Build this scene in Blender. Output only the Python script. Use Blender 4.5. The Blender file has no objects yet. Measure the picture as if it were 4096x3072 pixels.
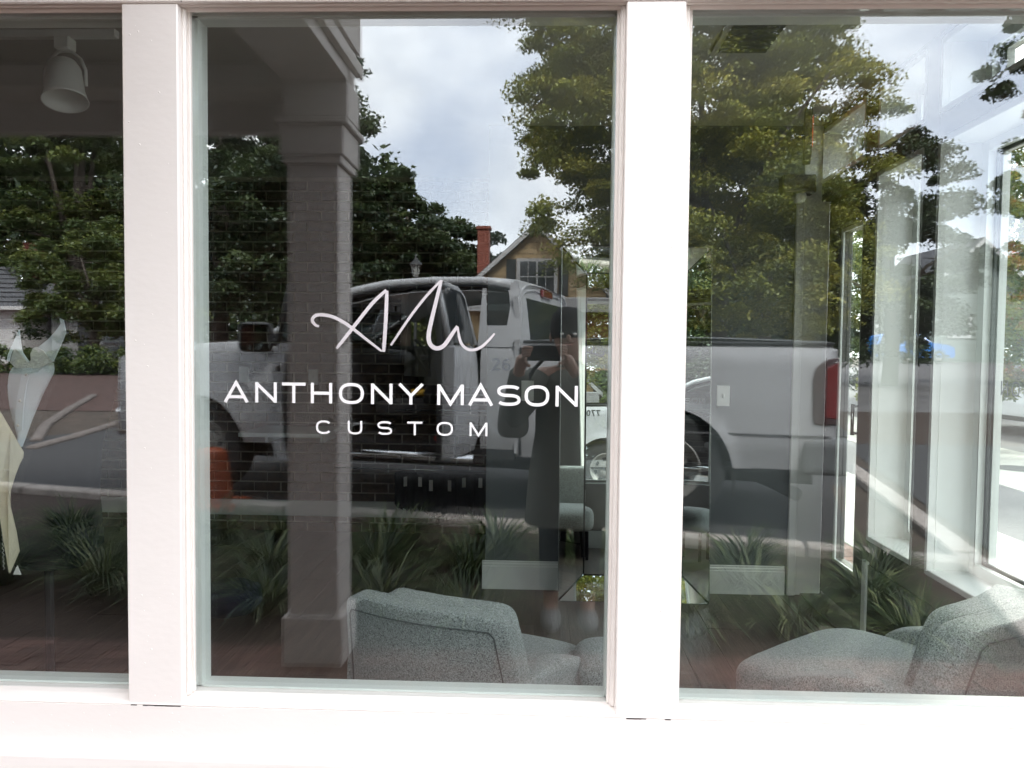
import bpy, bmesh, math, random
import numpy as np
from mathutils import Vector, Matrix
R = math.radians
rng = np.random.default_rng(7); random.seed(7)
sc = bpy.context.scene; col = sc.collection

# ---------------------------------------------------------------- camera, world, sun, exposure
D = 1.85          # camera to the glass (glass front face is y = 0, camera side is y < 0)
H = 1.42          # camera height over the porch floor (z = 0)
def cam_axes(y, p, r):
    cy, sy, cp, sp, cr, sr = math.cos(y), math.sin(y), math.cos(p), math.sin(p), math.cos(r), math.sin(r)
    f = Vector((-sy*cp, cy*cp, -sp)); rt = Vector((cy, sy, 0)); up = rt.cross(f)
    return cr*rt + sr*up, -sr*rt + cr*up, f
_a, _b, _c = cam_axes(R(2.0946), R(2.4764), R(.6105))
cam = bpy.data.cameras.new('camera'); cam_o = bpy.data.objects.new('camera', cam); col.objects.link(cam_o)
cam_o.matrix_world = Matrix(((_a.x, _b.x, -_c.x, 0), (_a.y, _b.y, -_c.y, -D), (_a.z, _b.z, -_c.z, H), (0, 0, 0, 1)))
cam.sensor_width = 36; cam.lens = 3162.6/4096*36; cam.clip_start = .01; cam.clip_end = 2000
sc.camera = cam_o
SUN_EL, SUN_AZ = 48, -58     # azimuth from +x towards -y, degrees
w = bpy.data.worlds.new('World'); sc.world = w; w.use_nodes = True
nt = w.node_tree; nt.nodes.clear(); N = nt.nodes.new; L = nt.links.new
out = N('ShaderNodeOutputWorld'); bg = N('ShaderNodeBackground'); bg.inputs[1].default_value = .14
sky = N('ShaderNodeTexSky'); sky.sky_type = 'NISHITA'; sky.sun_disc = False
sky.sun_elevation = R(SUN_EL); sky.sun_rotation = R(90+SUN_AZ); sky.air_density = 1.2; sky.dust_density = 2; sky.ozone_density = 1
tc = N('ShaderNodeTexCoord'); mp = N('ShaderNodeMapping'); mp.inputs['Scale'].default_value = (1.0, 1.0, 1.9); mp.inputs['Location'].default_value = (7.7, .6, .3)
L(tc.outputs['Generated'], mp.inputs[0])
n1 = N('ShaderNodeTexNoise'); n1.inputs['Scale'].default_value = 2.3; n1.inputs['Detail'].default_value = 7; n1.inputs['Roughness'].default_value = .52; n1.inputs['Distortion'].default_value = .35
n2 = N('ShaderNodeTexNoise'); n2.inputs['Scale'].default_value = 4.2; n2.inputs['Detail'].default_value = 6; n2.inputs['Roughness'].default_value = .5
L(mp.outputs[0], n1.inputs[0]); L(mp.outputs[0], n2.inputs[0])
cr1 = N('ShaderNodeValToRGB'); cr1.color_ramp.elements[0].position = .36; cr1.color_ramp.elements[1].position = .56; L(n1.outputs[0], cr1.inputs[0])
cr2 = N('ShaderNodeValToRGB'); e = cr2.color_ramp.elements
e[0].position = .3; e[0].color = (8.6, 8.8, 9.2, 1); e[1].position = .66; e[1].color = (15.2, 15.1, 15.0, 1); L(n2.outputs[0], cr2.inputs[0])
hz = N('ShaderNodeMix'); hz.data_type = 'RGBA'; hz.inputs[0].default_value = .78; L(sky.outputs[0], hz.inputs[6]); hz.inputs[7].default_value = (7.8, 8.3, 9.6, 1)
mx = N('ShaderNodeMix'); mx.data_type = 'RGBA'; L(cr1.outputs[0], mx.inputs[0]); L(hz.outputs[2], mx.inputs[6]); L(cr2.outputs[0], mx.inputs[7])
L(mx.outputs[2], bg.inputs[0]); L(bg.outputs[0], out.inputs[0])
sun = bpy.data.lights.new('sun', 'SUN'); sun.energy = 3.0; sun.angle = R(10); sun.color = (1, .95, .87)
sun_o = bpy.data.objects.new('sun', sun); col.objects.link(sun_o)
_d = Vector((math.cos(R(SUN_EL))*math.cos(R(SUN_AZ)), -math.cos(R(SUN_EL))*math.sin(R(SUN_AZ)), math.sin(R(SUN_EL))))
sun_o.rotation_euler = _d.to_track_quat('Z', 'Y').to_euler(); sun_o.location = (6, -6, 12)
vs = sc.view_settings; vs.view_transform = 'Standard'; vs.look = 'None'; vs.exposure = 1.6; vs.gamma = 1; vs.use_curve_mapping = False
cy = sc.cycles; cy.use_denoising = True; cy.max_bounces = 14; cy.diffuse_bounces = 5; cy.glossy_bounces = 7; cy.transmission_bounces = 6
cy.transparent_max_bounces = 32; cy.caustics_reflective = False; cy.caustics_refractive = False; cy.sample_clamp_indirect = 8

# ---------------------------------------------------------------- helpers
def O(X, Z, z=0): return Vector((X, D-Z, H+z))      # outdoors: Z = distance from the camera by way of the glass
def I(X, Z, z=0): return Vector((X, Z-D, H+z))      # indoors: Z = distance from the camera
class MB:
    def __init__(s): s.v = []; s.f = []
    def add(s, vs, fs):
        o = len(s.v); s.v += [tuple(v) for v in vs]; s.f += [tuple(i+o for i in f) for f in fs]; return s
    def box(s, x0, x1, y0, y1, z0, z1):
        return s.add([(x0,y0,z0),(x1,y0,z0),(x1,y1,z0),(x0,y1,z0),(x0,y0,z1),(x1,y0,z1),(x1,y1,z1),(x0,y1,z1)],
                     [(0,3,2,1),(4,5,6,7),(0,1,5,4),(1,2,6,5),(2,3,7,6),(3,0,4,7)])
    def hexa(s, p): return s.add(p, [(0,3,2,1),(4,5,6,7),(0,1,5,4),(1,2,6,5),(2,3,7,6),(3,0,4,7)])
    def prism(s, pts, fn0, fn1):       # pts 2D, fn maps 2D point to 3D on both ends
        n = len(pts); a = [fn0(*p) for p in pts]; b = [fn1(*p) for p in pts]
        return s.add(a+b, [tuple(range(n))[::-1], tuple(range(n, 2*n))]+[(i, (i+1) % n, n+(i+1) % n, n+i) for i in range(n)])
    def grid(s, fn, nu, nv, closed=False):
        vs = [fn(i/nu, j/nv) for j in range(nv+1) for i in range(nu+1)]
        return s.add(vs, [(j*(nu+1)+i, j*(nu+1)+i+1, (j+1)*(nu+1)+i+1, (j+1)*(nu+1)+i) for j in range(nv) for i in range(nu)])
    def tube(s, pts, r, n=8, caps=True):
        pts = [Vector(p) for p in pts]; rr = r if isinstance(r, (list, tuple)) else [r]*len(pts); vs = []; prev = None
        for i, p in enumerate(pts):
            t = (pts[min(i+1, len(pts)-1)]-pts[max(i-1, 0)]).normalized()
            u = prev - t*prev.dot(t) if prev else t.cross(Vector((0, 0, 1)) if abs(t.z) < .9 else Vector((1, 0, 0)))
            u.normalize(); prev = u; v = t.cross(u)
            vs += [p + (u*math.cos(2*math.pi*k/n) + v*math.sin(2*math.pi*k/n))*rr[i] for k in range(n)]
        fs = [(i*n+k, i*n+(k+1) % n, (i+1)*n+(k+1) % n, (i+1)*n+k) for i in range(len(pts)-1) for k in range(n)]
        if caps: fs += [tuple(range(n))[::-1], tuple(range((len(pts)-1)*n, len(pts)*n))]
        return s.add(vs, fs)
    def lathe(s, prof, n=24, c=(0, 0, 0), axis='z', sx=1, sy=1):
        vs = []
        for r_, h_ in prof:
            for k in range(n):
                a = 2*math.pi*k/n; x, y = r_*math.cos(a)*sx, r_*math.sin(a)*sy
                vs.append({'z': (c[0]+x, c[1]+y, c[2]+h_), 'y': (c[0]+x, c[1]+h_, c[2]+y), 'x': (c[0]+h_, c[1]+x, c[2]+y)}[axis])
        return s.add(vs, [(i*n+k, i*n+(k+1) % n, (i+1)*n+(k+1) % n, (i+1)*n+k) for i in range(len(prof)-1) for k in range(n)])
    def xf(s, M): s.v = [tuple(M @ Vector(v)) for v in s.v]; return s
    def mesh(s, name, m, smooth=False, bevel=0, seg=1, fix=True):
        me = bpy.data.meshes.new(name); me.from_pydata(s.v, [], s.f)
        bm = bmesh.new(); bm.from_mesh(me)
        if bevel:
            bmesh.ops.remove_doubles(bm, verts=bm.verts, dist=1e-5)
            ed = [e_ for e_ in bm.edges if len(e_.link_faces) == 2 and e_.calc_face_angle(0) > .5]
            bmesh.ops.bevel(bm, geom=ed, offset=bevel, segments=seg, affect='EDGES', profile=.5, clamp_overlap=True)
        if fix: bmesh.ops.recalc_face_normals(bm, faces=bm.faces)
        bm.to_mesh(me); bm.free()
        if smooth: me.polygons.foreach_set('use_smooth', [True]*len(me.polygons))
        if m: me.materials.append(m)
        return me
    def obj(s, name, m, parent=None, smooth=False, bevel=0, seg=1, loc=None, **kw):
        o = bpy.data.objects.new(name, s.mesh(name, m, smooth, bevel, seg)); col.objects.link(o)
        if parent: o.parent = parent
        if loc is not None: o.location = loc
        if smooth and (bevel or kw.get('auto')):
            pass
        for k in ('label', 'category', 'group', 'kind'):
            if kw.get(k): o[k] = kw[k]
        return o
def thing(name, label, cat, loc=(0, 0, 0), rz=0, group=None, rot=None):
    o = bpy.data.objects.new(name, None); col.objects.link(o); o.location = loc; o.rotation_euler = rot or (0, 0, rz)
    o['label'] = label; o['category'] = cat
    if group: o['group'] = group
    return o
def inst(name, me, parent=None, loc=(0, 0, 0), rot=(0, 0, 0), scale=(1, 1, 1)):
    o = bpy.data.objects.new(name, me); col.objects.link(o); o.parent = parent; o.location = loc; o.rotation_euler = rot; o.scale = scale; return o

def mat(name, c, rough=.6, var=0, vs_=8, c2=None, bump=0, bs=40, metal=0, spec=.5, coat=0, emit=None, obvar=0, stretch=(1, 1, 1), rvar=0):
    m = bpy.data.materials.new(name); m.use_nodes = True; t = m.node_tree; b = t.nodes['Principled BSDF']; N = t.nodes.new; L = t.links.new
    b.inputs['Base Color'].default_value = (*c, 1); b.inputs['Roughness'].default_value = rough; b.inputs['Metallic'].default_value = metal
    b.inputs['Specular IOR Level'].default_value = spec; b.inputs['Coat Weight'].default_value = coat
    b.inputs['Coat Roughness'].default_value = .08
    tc = N('ShaderNodeTexCoord'); mp = N('ShaderNodeMapping'); mp.inputs['Scale'].default_value = stretch; L(tc.outputs['Object'], mp.inputs[0])
    last = None
    if var or c2:
        n = N('ShaderNodeTexNoise'); n.inputs['Scale'].default_value = vs_; n.inputs['Detail'].default_value = 6; n.inputs['Roughness'].default_value = .6; L(mp.outputs[0], n.inputs[0])
        r = N('ShaderNodeValToRGB'); r.color_ramp.elements[0].position = .35; r.color_ramp.elements[1].position = .68
        ca = c if c2 else tuple(x*(1-var) for x in c); cb = c2 or tuple(min(1, x*(1+var)) for x in c)
        r.color_ramp.elements[0].color = (*ca, 1); r.color_ramp.elements[1].color = (*cb, 1); L(n.outputs[0], r.inputs[0]); last = r.outputs[0]
        if rvar:
            mr = N('ShaderNodeMapRange'); mr.inputs[3].default_value = rough-rvar; mr.inputs[4].default_value = rough+rvar; L(n.outputs[0], mr.inputs[0]); L(mr.outputs[0], b.inputs['Roughness'])
    if obvar:
        oi = N('ShaderNodeObjectInfo'); hs = N('ShaderNodeHueSaturation'); mr = N('ShaderNodeMapRange'); mr.inputs[3].default_value = 1-obvar; mr.inputs[4].default_value = 1+obvar
        L(oi.outputs['Random'], mr.inputs[0]); L(mr.outputs[0], hs.inputs['Value'])
        if last: L(last, hs.inputs['Color'])
        else: hs.inputs['Color'].default_value = (*c, 1)
        last = hs.outputs[0]
    if last: L(last, b.inputs['Base Color'])
    if bump:
        n = N('ShaderNodeTexNoise'); n.inputs['Scale'].default_value = bs; n.inputs['Detail'].default_value = 5; L(mp.outputs[0], n.inputs[0])
        bp = N('ShaderNodeBump'); bp.inputs['Strength'].default_value = bump; bp.inputs['Distance'].default_value = .01; L(n.outputs[0], bp.inputs['Height']); L(bp.outputs[0], b.inputs['Normal'])
    if emit:
        b.inputs['Emission Color'].default_value = (*emit[0], 1); b.inputs['Emission Strength'].default_value = emit[1]
    return m
def leaf_mat(name, c1, c2, c3, trans=.35):
    m = bpy.data.materials.new(name); m.use_nodes = True; t = m.node_tree; t.nodes.clear(); N = t.nodes.new; L = t.links.new
    o = N('ShaderNodeOutputMaterial'); at = N('ShaderNodeAttribute'); at.attribute_name = 'tone'
    r = N('ShaderNodeValToRGB'); e = r.color_ramp.elements; e[0].color = (*c1, 1); e[1].color = (*c3, 1); e.new(.5).color = (*c2, 1); L(at.outputs['Fac'], r.inputs[0])
    d = N('ShaderNodeBsdfDiffuse'); tr = N('ShaderNodeBsdfTranslucent'); L(r.outputs[0], d.inputs[0]); L(r.outputs[0], tr.inputs[0])
    mx = N('ShaderNodeMixShader'); mx.inputs[0].default_value = trans; L(d.outputs[0], mx.inputs[1]); L(tr.outputs[0], mx.inputs[2])
    g = N('ShaderNodeBsdfGlossy'); g.inputs['Roughness'].default_value = .45; g.inputs[0].default_value = (.9, .95, 1, 1)
    m2 = N('ShaderNodeMixShader'); m2.inputs[0].default_value = .03; L(mx.outputs[0], m2.inputs[1]); L(g.outputs[0], m2.inputs[2]); L(m2.outputs[0], o.inputs[0]); return m
def glass_mat(name, r0=.075, tint=(.90, .97, .945), wav=.0, rough=0):
    m = bpy.data.materials.new(name); m.use_nodes = True; t = m.node_tree; t.nodes.clear(); N = t.nodes.new; L = t.links.new
    o = N('ShaderNodeOutputMaterial'); tr = N('ShaderNodeBsdfTransparent'); tr.inputs[0].default_value = (*tint, 1)
    g = N('ShaderNodeBsdfGlossy'); g.inputs['Roughness'].default_value = rough; g.inputs[0].default_value = (.93, .965, 1, 1)
    lw = N('ShaderNodeLayerWeight'); lw.inputs[0].default_value = .5
    p = N('ShaderNodeMath'); p.operation = 'POWER'; p.inputs[1].default_value = 5; L(lw.outputs['Facing'], p.inputs[0])
    ma = N('ShaderNodeMath'); ma.operation = 'MULTIPLY_ADD'; ma.inputs[1].default_value = 1-r0; ma.inputs[2].default_value = r0; L(p.outputs[0], ma.inputs[0])
    if wav:
        tc = N('ShaderNodeTexCoord'); mp = N('ShaderNodeMapping'); mp.inputs['Scale'].default_value = (1, 1, 2.2); L(tc.outputs['Object'], mp.inputs[0])
        n = N('ShaderNodeTexNoise'); n.inputs['Scale'].default_value = 3.2; n.inputs['Detail'].default_value = 1.5; L(mp.outputs[0], n.inputs[0])
        bp = N('ShaderNodeBump'); bp.inputs['Strength'].default_value = 1; bp.inputs['Distance'].default_value = wav; L(n.outputs[0], bp.inputs['Height']); L(bp.outputs[0], g.inputs['Normal'])
    mx = N('ShaderNodeMixShader'); L(ma.outputs[0], mx.inputs[0]); L(tr.outputs[0], mx.inputs[1]); L(g.outputs[0], mx.inputs[2]); L(mx.outputs[0], o.inputs[0]); return m
def plank_mat(name, c1, c2, axis=1):
    st = [14, 14, 14]; st[axis] = 1.2
    return mat(name, c1, .42, c2=c2, vs_=1.6, stretch=tuple(st), obvar=.22, bump=.25, bs=6, rvar=.08)

WHITE = mat('white_gloss_paint', (.83, .775, .735), .34, var=.03, vs_=5, bump=.05, bs=9, rvar=.05)
WHITE_F = mat('white_fascia_paint', (.83, .78, .75), .42, var=.02, vs_=2.5, bump=.05, bs=40, stretch=(1, 1, 2))
CAULK = mat('white_caulk', (.80, .75, .71), .42, bump=.3, bs=60)
CRACK = mat('dark_crack_gap', (.03, .02, .022), .9)
TRIMIN = mat('indoor_white_trim', (.78, .79, .77), .4, var=.02, vs_=4)
FRAMEIN = mat('window_sash_paint', (.74, .77, .74), .4)
SEAL = mat('dark_glazing_seal', (.05, .055, .05), .5)
TAUPE = mat('taupe_wall_paint', (.115, .108, .104), .55, var=.05, vs_=3, bump=.08, bs=160)
GREYW = mat('slate_wall_paint', (.12, .132, .14), .6, var=.05, vs_=3, bump=.08, bs=160)
CEILM = mat('ceiling_paint', (.42, .41, .39), .8, var=.03)
BRICK = mat('dark_brick', (.06, .034, .025), .85, c2=(.13, .075, .052), vs_=14, bump=.7, bs=70, obvar=.35)
MORTAR = mat('mortar', (.50, .43, .36), .95, var=.15, vs_=30, bump=.5, bs=120)
PLANK = plank_mat('dark_oak_plank', (.05, .038, .029), (.115, .09, .07))
GAP = mat('floor_gap', (.016, .013, .011), .9)
PAVER = mat('clay_paver', (.10, .048, .038), .85, c2=(.17, .09, .07), vs_=10, bump=.6, bs=60, obvar=.3)
SAND = mat('joint_sand', (.10, .08, .065), .95, var=.2, vs_=30)
MULCH = mat('bark_mulch', (.022, .014, .010), .95, c2=(.075, .045, .032), vs_=45, bump=1, bs=60)
EARTH = mat('ground_earth', (.05, .038, .028), .95, c2=(.09, .065, .05), vs_=3, bump=.6, bs=30)
ASPH = mat('asphalt', (.030, .029, .030), .9, c2=(.068, .066, .067), vs_=60, bump=.5, bs=180)
ROADM = mat('worn_road', (.11, .105, .105), .9, c2=(.16, .15, .15), vs_=1.5, bump=.3, bs=120)
CONC = mat('concrete', (.42, .40, .36), .85, c2=(.52, .50, .46), vs_=3, bump=.3, bs=90)
CURB = mat('curb_concrete', (.30, .265, .24), .9, c2=(.46, .41, .37), vs_=9, bump=.6, bs=60)
CURBD = mat('dark_curb_concrete', (.12, .10, .09), .9, c2=(.20, .17, .155), vs_=6, bump=.6, bs=60)  # darker tone of the curb concrete, for the two curved curbs
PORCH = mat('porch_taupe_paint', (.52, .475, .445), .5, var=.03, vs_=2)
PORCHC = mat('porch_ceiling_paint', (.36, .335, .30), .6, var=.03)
VINYL = mat('white_vinyl', (.86, .84, .85), .35)
VINYLS = mat('silver_vinyl', (.62, .58, .60), .3, var=.12, vs_=4)
FROST = mat('grey_vinyl', (.16, .17, .18), .5)
FAINT = glass_mat('faint_frosted_vinyl', .06, (.80, .82, .84))
GLASS = glass_mat('storefront_glass', .115, (.945, .97, .965), wav=.00004)
GLASS2 = glass_mat('side_window_glass', .05, (.95, .98, .96))
CARGL = glass_mat('car_glass', .06, (.30, .34, .33))
HGL = mat('house_window_glass', (.02, .025, .03), .06, spec=.8)
MIRR = mat('mirror_silver', (.82, .86, .85), .0, metal=1)
MIRB = mat('mirror_edge', (.72, .76, .75), .22, metal=1)
def tweed():
    m = mat('grey_tweed', (.2, .2, .2), .95, bump=.35, bs=300); t = m.node_tree; b = t.nodes['Principled BSDF']; N = t.nodes.new; L = t.links.new
    tc = N('ShaderNodeTexCoord'); n = N('ShaderNodeTexNoise'); n.inputs['Scale'].default_value = 300; n.inputs['Detail'].default_value = 2; n.inputs['Distortion'].default_value = 1.2; L(tc.outputs['Object'], n.inputs[0])
    r = N('ShaderNodeValToRGB'); e = r.color_ramp.elements; e[0].position = .38; e[0].color = (.08, .092, .095, 1); e[1].position = .62; e[1].color = (.47, .50, .49, 1); e.new(.47).color = (.26, .285, .28, 1)
    L(n.outputs[0], r.inputs[0]); L(r.outputs[0], b.inputs['Base Color']); b.inputs['Sheen Weight'].default_value = .25; return m
TWEED = tweed(); PIPING = mat('tweed_seam', (.10, .11, .112), .95)
BLACK = mat('black_satin', (.012, .012, .013), .45); DARKF = mat('dark_wool', (.006, .006, .009), .98, spec=.08)
TRUCKW = mat('white_car_paint', (.385, .39, .405), .3, coat=.35, var=.02, vs_=2); TRIMB = mat('black_plastic', (.018, .019, .021), .55, bump=.1, bs=200)
RUBBER = mat('tyre_rubber', (.02, .02, .021), .85, bump=.2, bs=80); STEEL = mat('painted_steel_wheel', (.27, .265, .25), .4, metal=.3, var=.06)
CHROME = mat('chrome', (.7, .71, .72), .12, metal=1); REDL = mat('red_lens', (.15, .008, .010), .15, coat=1); CLEARL = mat('clear_lens', (.55, .57, .6), .1, coat=1)
DARKIN = mat('cab_interior', (.016, .016, .018), .8); GREYIN = mat('cab_trim_grey', (.09, .09, .095), .7)
ORANGE = mat('safety_orange', (.42, .085, .025), .5, var=.12, vs_=12, bump=.2, bs=30)
BARK = mat('tree_bark', (.05, .04, .032), .95, c2=(.11, .09, .075), vs_=9, bump=1, bs=26, stretch=(1, 1, .25))
ROOFG = mat('grey_shingle', (.075, .078, .085), .95, c2=(.12, .12, .13), vs_=7, bump=.5, bs=30, stretch=(1, 1, 5))
ROOFR = mat('red_roof', (.42, .12, .09), .8, c2=(.5, .17, .13), vs_=5)
YELL = mat('yellow_clapboard', (.44, .31, .16), .7, var=.06, vs_=2); HWH = mat('house_white', (.52, .51, .50), .7, var=.04)
GREENW = mat('grey_green_siding', (.16, .19, .17), .75, var=.06); REDBR = mat('red_chimney_brick', (.17, .05, .035), .9, c2=(.26, .09, .06), vs_=20)
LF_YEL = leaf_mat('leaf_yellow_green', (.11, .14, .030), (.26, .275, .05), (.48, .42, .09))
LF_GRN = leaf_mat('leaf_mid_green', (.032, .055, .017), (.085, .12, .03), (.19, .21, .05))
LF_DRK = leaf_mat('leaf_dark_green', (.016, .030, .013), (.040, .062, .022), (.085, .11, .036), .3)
LF_AUT = leaf_mat('leaf_autumn', (.05, .10, .018), (.22, .24, .035), (.40, .10, .035), .35)
LF_GRA = leaf_mat('liriope_blade', (.012, .024, .008), (.045, .075, .022), (.24, .27, .12), .25)

# ---------------------------------------------------------------- shop front (measured in the plane of the glass)
K = D/1.25
shop = thing('shop_front', 'white painted timber shop front with tall glass display windows and lettering', 'shop front')
CEIL0 = H+1.30
ZT, ZB = H+.5262*K, H-.562*K                      # top and bottom of the glass
MF = -.03*K                                        # front face of the mullions
def ap(x, y=MF): return x*K*(D+y)/D               # x as seen in the glass plane -> x on a face at depth y
XW = [(-.5573-.1047-.668, -.662), (-.5573, .1107), (.2258, .8938), (.9985, 1.08)]
XW = [(a*K, b*K) for a, b in XW]
MU = [(ap(-1.345), XW[0][0]-.012), (ap(-.670), ap(-.580)), (ap(.1256), ap(.2168)), (XW[2][1]+.012, XW[3][0]-.012), (XW[3][1]+.012, 1.845)]
MU[0] = (XW[0][0]-.012-.135, XW[0][0]-.012)
XL, XR = -6.2, 1.845
SB = ZB - .0148                                    # bottom of the bead, top of the apron
for i, (a, b) in enumerate(MU):
    m_ = MB().box(a, b, MF, .085, SB-.003, ZT+.0012)
    m_.obj('mullion', WHITE_F, shop, bevel=.0025)
    # end gap with a cracked paint line under the mullion
    cg = MB(); x = a+.006
    while x < b-.01:
        d = random.uniform(.008, .03)
        if random.random() < .7: cg.box(x, min(x+d, b-.004), MF-.0012, MF+.004, SB-.0045-random.uniform(0, .0009), SB-.0032)
        x += d
    cg.obj('paint_crack', CRACK, shop, kind='stuff')
MB().box(XL, XR, MF-.004, .085, ZT+.0016, H+.90).obj('window_head', WHITE_F, shop, bevel=.003)
MB().box(XL, XR, MF-.004, .085, H+1.24, CEIL0+.02).obj('frieze', WHITE_F, shop, bevel=.003)
for a, b in XW: MB().box(a-.001, b+.001, .001, .022, H+.899, H+1.241).obj('transom_pane', GLASS, shop)
for a, b in MU: MB().box(a-.012, b+.012, MF, .085, H+.901, H+1.239).obj('transom_mullion', WHITE_F, shop, bevel=.0025)
AB = H - .6665*K*(D+MF)/D                          # top of the lower board
# sloped sill, then the apron board, then the lower board standing proud
MB().prism([(MF-.002, SB-.0025), (.085, SB-.0025), (.085, ZB-.0005), (.004, ZB-.0005), (MF*.35, ZB-.004), (MF+.004, SB+.0035), (MF-.002, SB+.001)], lambda y, z: (XL, y, z), lambda y, z: (XR, y, z)).obj('window_sill', WHITE, shop, bevel=.0012)
MB().box(XL, XR, MF-.001, .07, AB-.0, SB-.003).obj('apron_board', WHITE_F, shop, bevel=.002)
MB().prism([(MF-.026, AB-.006), (MF-.024, AB-.001), (MF-.003, AB+.0015), (.06, AB+.0005), (.06, .30), (MF-.026, .30)], lambda y, z: (XL, y, z), lambda y, z: (XR, y, z)).obj('lower_board', WHITE_F, shop, bevel=.002)
MB().box(XL, XR, MF-.045, .06, 0.0, .297).obj('base_board', WHITE_F, shop, bevel=.003)
MB().tube([(MU[1][1]-.012, MF-.0015, ZT+.024), (MU[1][1]-.004, MF-.002, ZT+.016), (MU[1][1]+.004, MF-.001, ZT+.010), (MU[1][1]+.012, MF-.003, ZT+.004)], [.0012, .0016, .001, .0018], 6).obj('paint_crack', CRACK, shop)
# small paint blisters and specks
sp = MB()
for _ in range(150):
    if random.random() < .5:
        a, b = random.choice(MU[1:3]); x = random.uniform(a+.01, b-.01); z = random.uniform(ZB, ZT); y = MF
    else: x = random.uniform(-1.4, 1.3); z = random.uniform(AB+.01, SB-.02); y = MF-.001
    r_ = random.uniform(.0006, .0022); sp.lathe([(0, -r_*.5), (r_*.8, -r_*.3), (r_, 0)], 6, (x, y, z), 'y')
sp.obj('paint_blister', WHITE_F, shop, smooth=True, kind='stuff')
# beads round every pane, a caulk rope in the corner, lining behind the glass, pane
for i, (a, b) in enumerate(XW):
    ml, mr = MU[i][1], MU[i+1][0]
    def side(x0, x1, s):                      # stepped bead between mullion side (x0) and glass edge (x1)
        w_ = x1-x0
        MB().box(min(x0, x1), max(x0, x1), -.008, .004, ZB, ZT+.001).obj('glazing_bead', WHITE, shop, bevel=.0015)
        MB().box(min(x0, x0+w_*.62), max(x0, x0+w_*.62), -.021, -.008, ZB-.002, ZT+.001).obj('glazing_bead', WHITE, shop, bevel=.002)
        r_ = min(.0034, abs(w_)*.32); n_ = 520; xc = x0+s*r_*.8
        vs_ = []; fs_ = []
        for j in range(n_+1):
            z = ZB+(ZT-ZB)*j/n_
            for k_ in range(6):
                an = math.pi*(-.1+1.2*k_/5); rr = r_*(1+.045*math.sin(j*1.35+k_*1.2+.6*math.sin(j*.05)))
                vs_.append((xc+s*rr*math.sin(an)*.9, -.0215-rr*math.cos(an)*s*0-rr*abs(math.sin(an))*.8, z+.0) if False else (xc+rr*math.cos(an), -.0205-rr*math.sin(an), z))
        for j in range(n_):
            for k_ in range(5): q = j*6+k_; fs_.append((q, q+1, q+7, q+6))
        MB().add(vs_, fs_).obj('caulk_rope', CAULK, shop, smooth=True)
    side(ml, a, 1); side(mr, b, -1)
    MB().box(ml, mr, -.013, .004, ZT, ZT+.0016).obj('head_bead', WHITE, shop)
    hb = MB(); hb.prism([(-.006, ZT+.0016), (-.006, ZT-.004), (-.011, ZT-.0045), (-.017, ZT+.0016)], lambda y, z: (ml, y, z), lambda y, z: (mr, y, z))
    hb.prism([(-.024, ZT+.0016), (-.026, ZT-.001), (-.031, ZT-.001), (-.034, ZT+.0016)], lambda y, z: (ml, y, z), lambda y, z: (mr, y, z)); hb.obj('head_bead', WHITE, shop, bevel=.001)
    # lining behind the glass: a step, then the reveal
    for (y0, y1, dx) in ((.026, .040, .004), (.040, .085, .0015)):
        l = MB(); l.box(a-.02, a+dx, y0, y1, ZB-.02, ZT+.02); l.box(b-dx, b+.02, y0, y1, ZB-.02, ZT+.02)
        l.box(a-.02, b+.02, y0, y1, ZB-.03, ZB+dx); l.box(a-.02, b+.02, y0, y1, ZT-dx, ZT+.03); l.obj('inner_lining', FRAMEIN, shop, bevel=.001)
    pane = MB().box(a-.001, b+.001, .001, .022, ZB-.001, ZT+.001).obj('window_pane', GLASS, shop)
    if i == 1: pane_mid = pane
    if i == 2: pane_right = pane

# lettering: strokes turned into flat ribbons
def ribbon(mb, pts, wd, fn, depth=.0004, widths=None):
    n = len(pts); Lf, Rt = [], []
    P = [Vector((p[0], p[1])) for p in pts]
    closed = (P[0]-P[-1]).length < 1e-6
    for i in range(n):
        if closed: p0, p1 = P[(i-1) % (n-1)], P[(i+1) % (n-1)] if i < n-1 else P[1]
        else: p0, p1 = P[max(i-1, 0)], P[min(i+1, n-1)]
        d0 = (P[i]-p0); d1 = (p1-P[i])
        if d0.length < 1e-9: d0 = d1
        if d1.length < 1e-9: d1 = d0
        d0 = d0.normalized(); d1 = d1.normalized(); t = d0+d1
        t = t.normalized() if t.length > .25 else d0
        nn = Vector((-t.y, t.x)); h = (widths[i] if widths else wd)/2; cs = max(.42, nn.dot(Vector((-d0.y, d0.x))))
        Lf.append(P[i]+nn*h/cs); Rt.append(P[i]-nn*h/cs)
    b0_ = (depth-.0004)*.5
    vs_ = [fn(p.x, p.y, b0_) for p in Lf]+[fn(p.x, p.y, b0_) for p in Rt]+[fn(p.x, p.y, depth) for p in Lf]+[fn(p.x, p.y, depth) for p in Rt]
    fs_ = []
    for i in range(n-1):
        fs_ += [(i, i+1, n+i+1, n+i), (2*n+i, 3*n+i, 3*n+i+1, 2*n+i+1), (i, 2*n+i, 2*n+i+1, i+1), (n+i, n+i+1, 3*n+i+1, 3*n+i)]
    fs_ += [(0, n, 3*n, 2*n), (n-1, 3*n-1, 4*n-1, 2*n-1)]
    mb.add(vs_, fs_)
def arc(cx, cy_, rx, ry, a0, a1, n=18): return [(cx+rx*math.cos(R(a0+(a1-a0)*i/n)), cy_+ry*math.sin(R(a0+(a1-a0)*i/n))) for i in range(n+1)]
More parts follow.
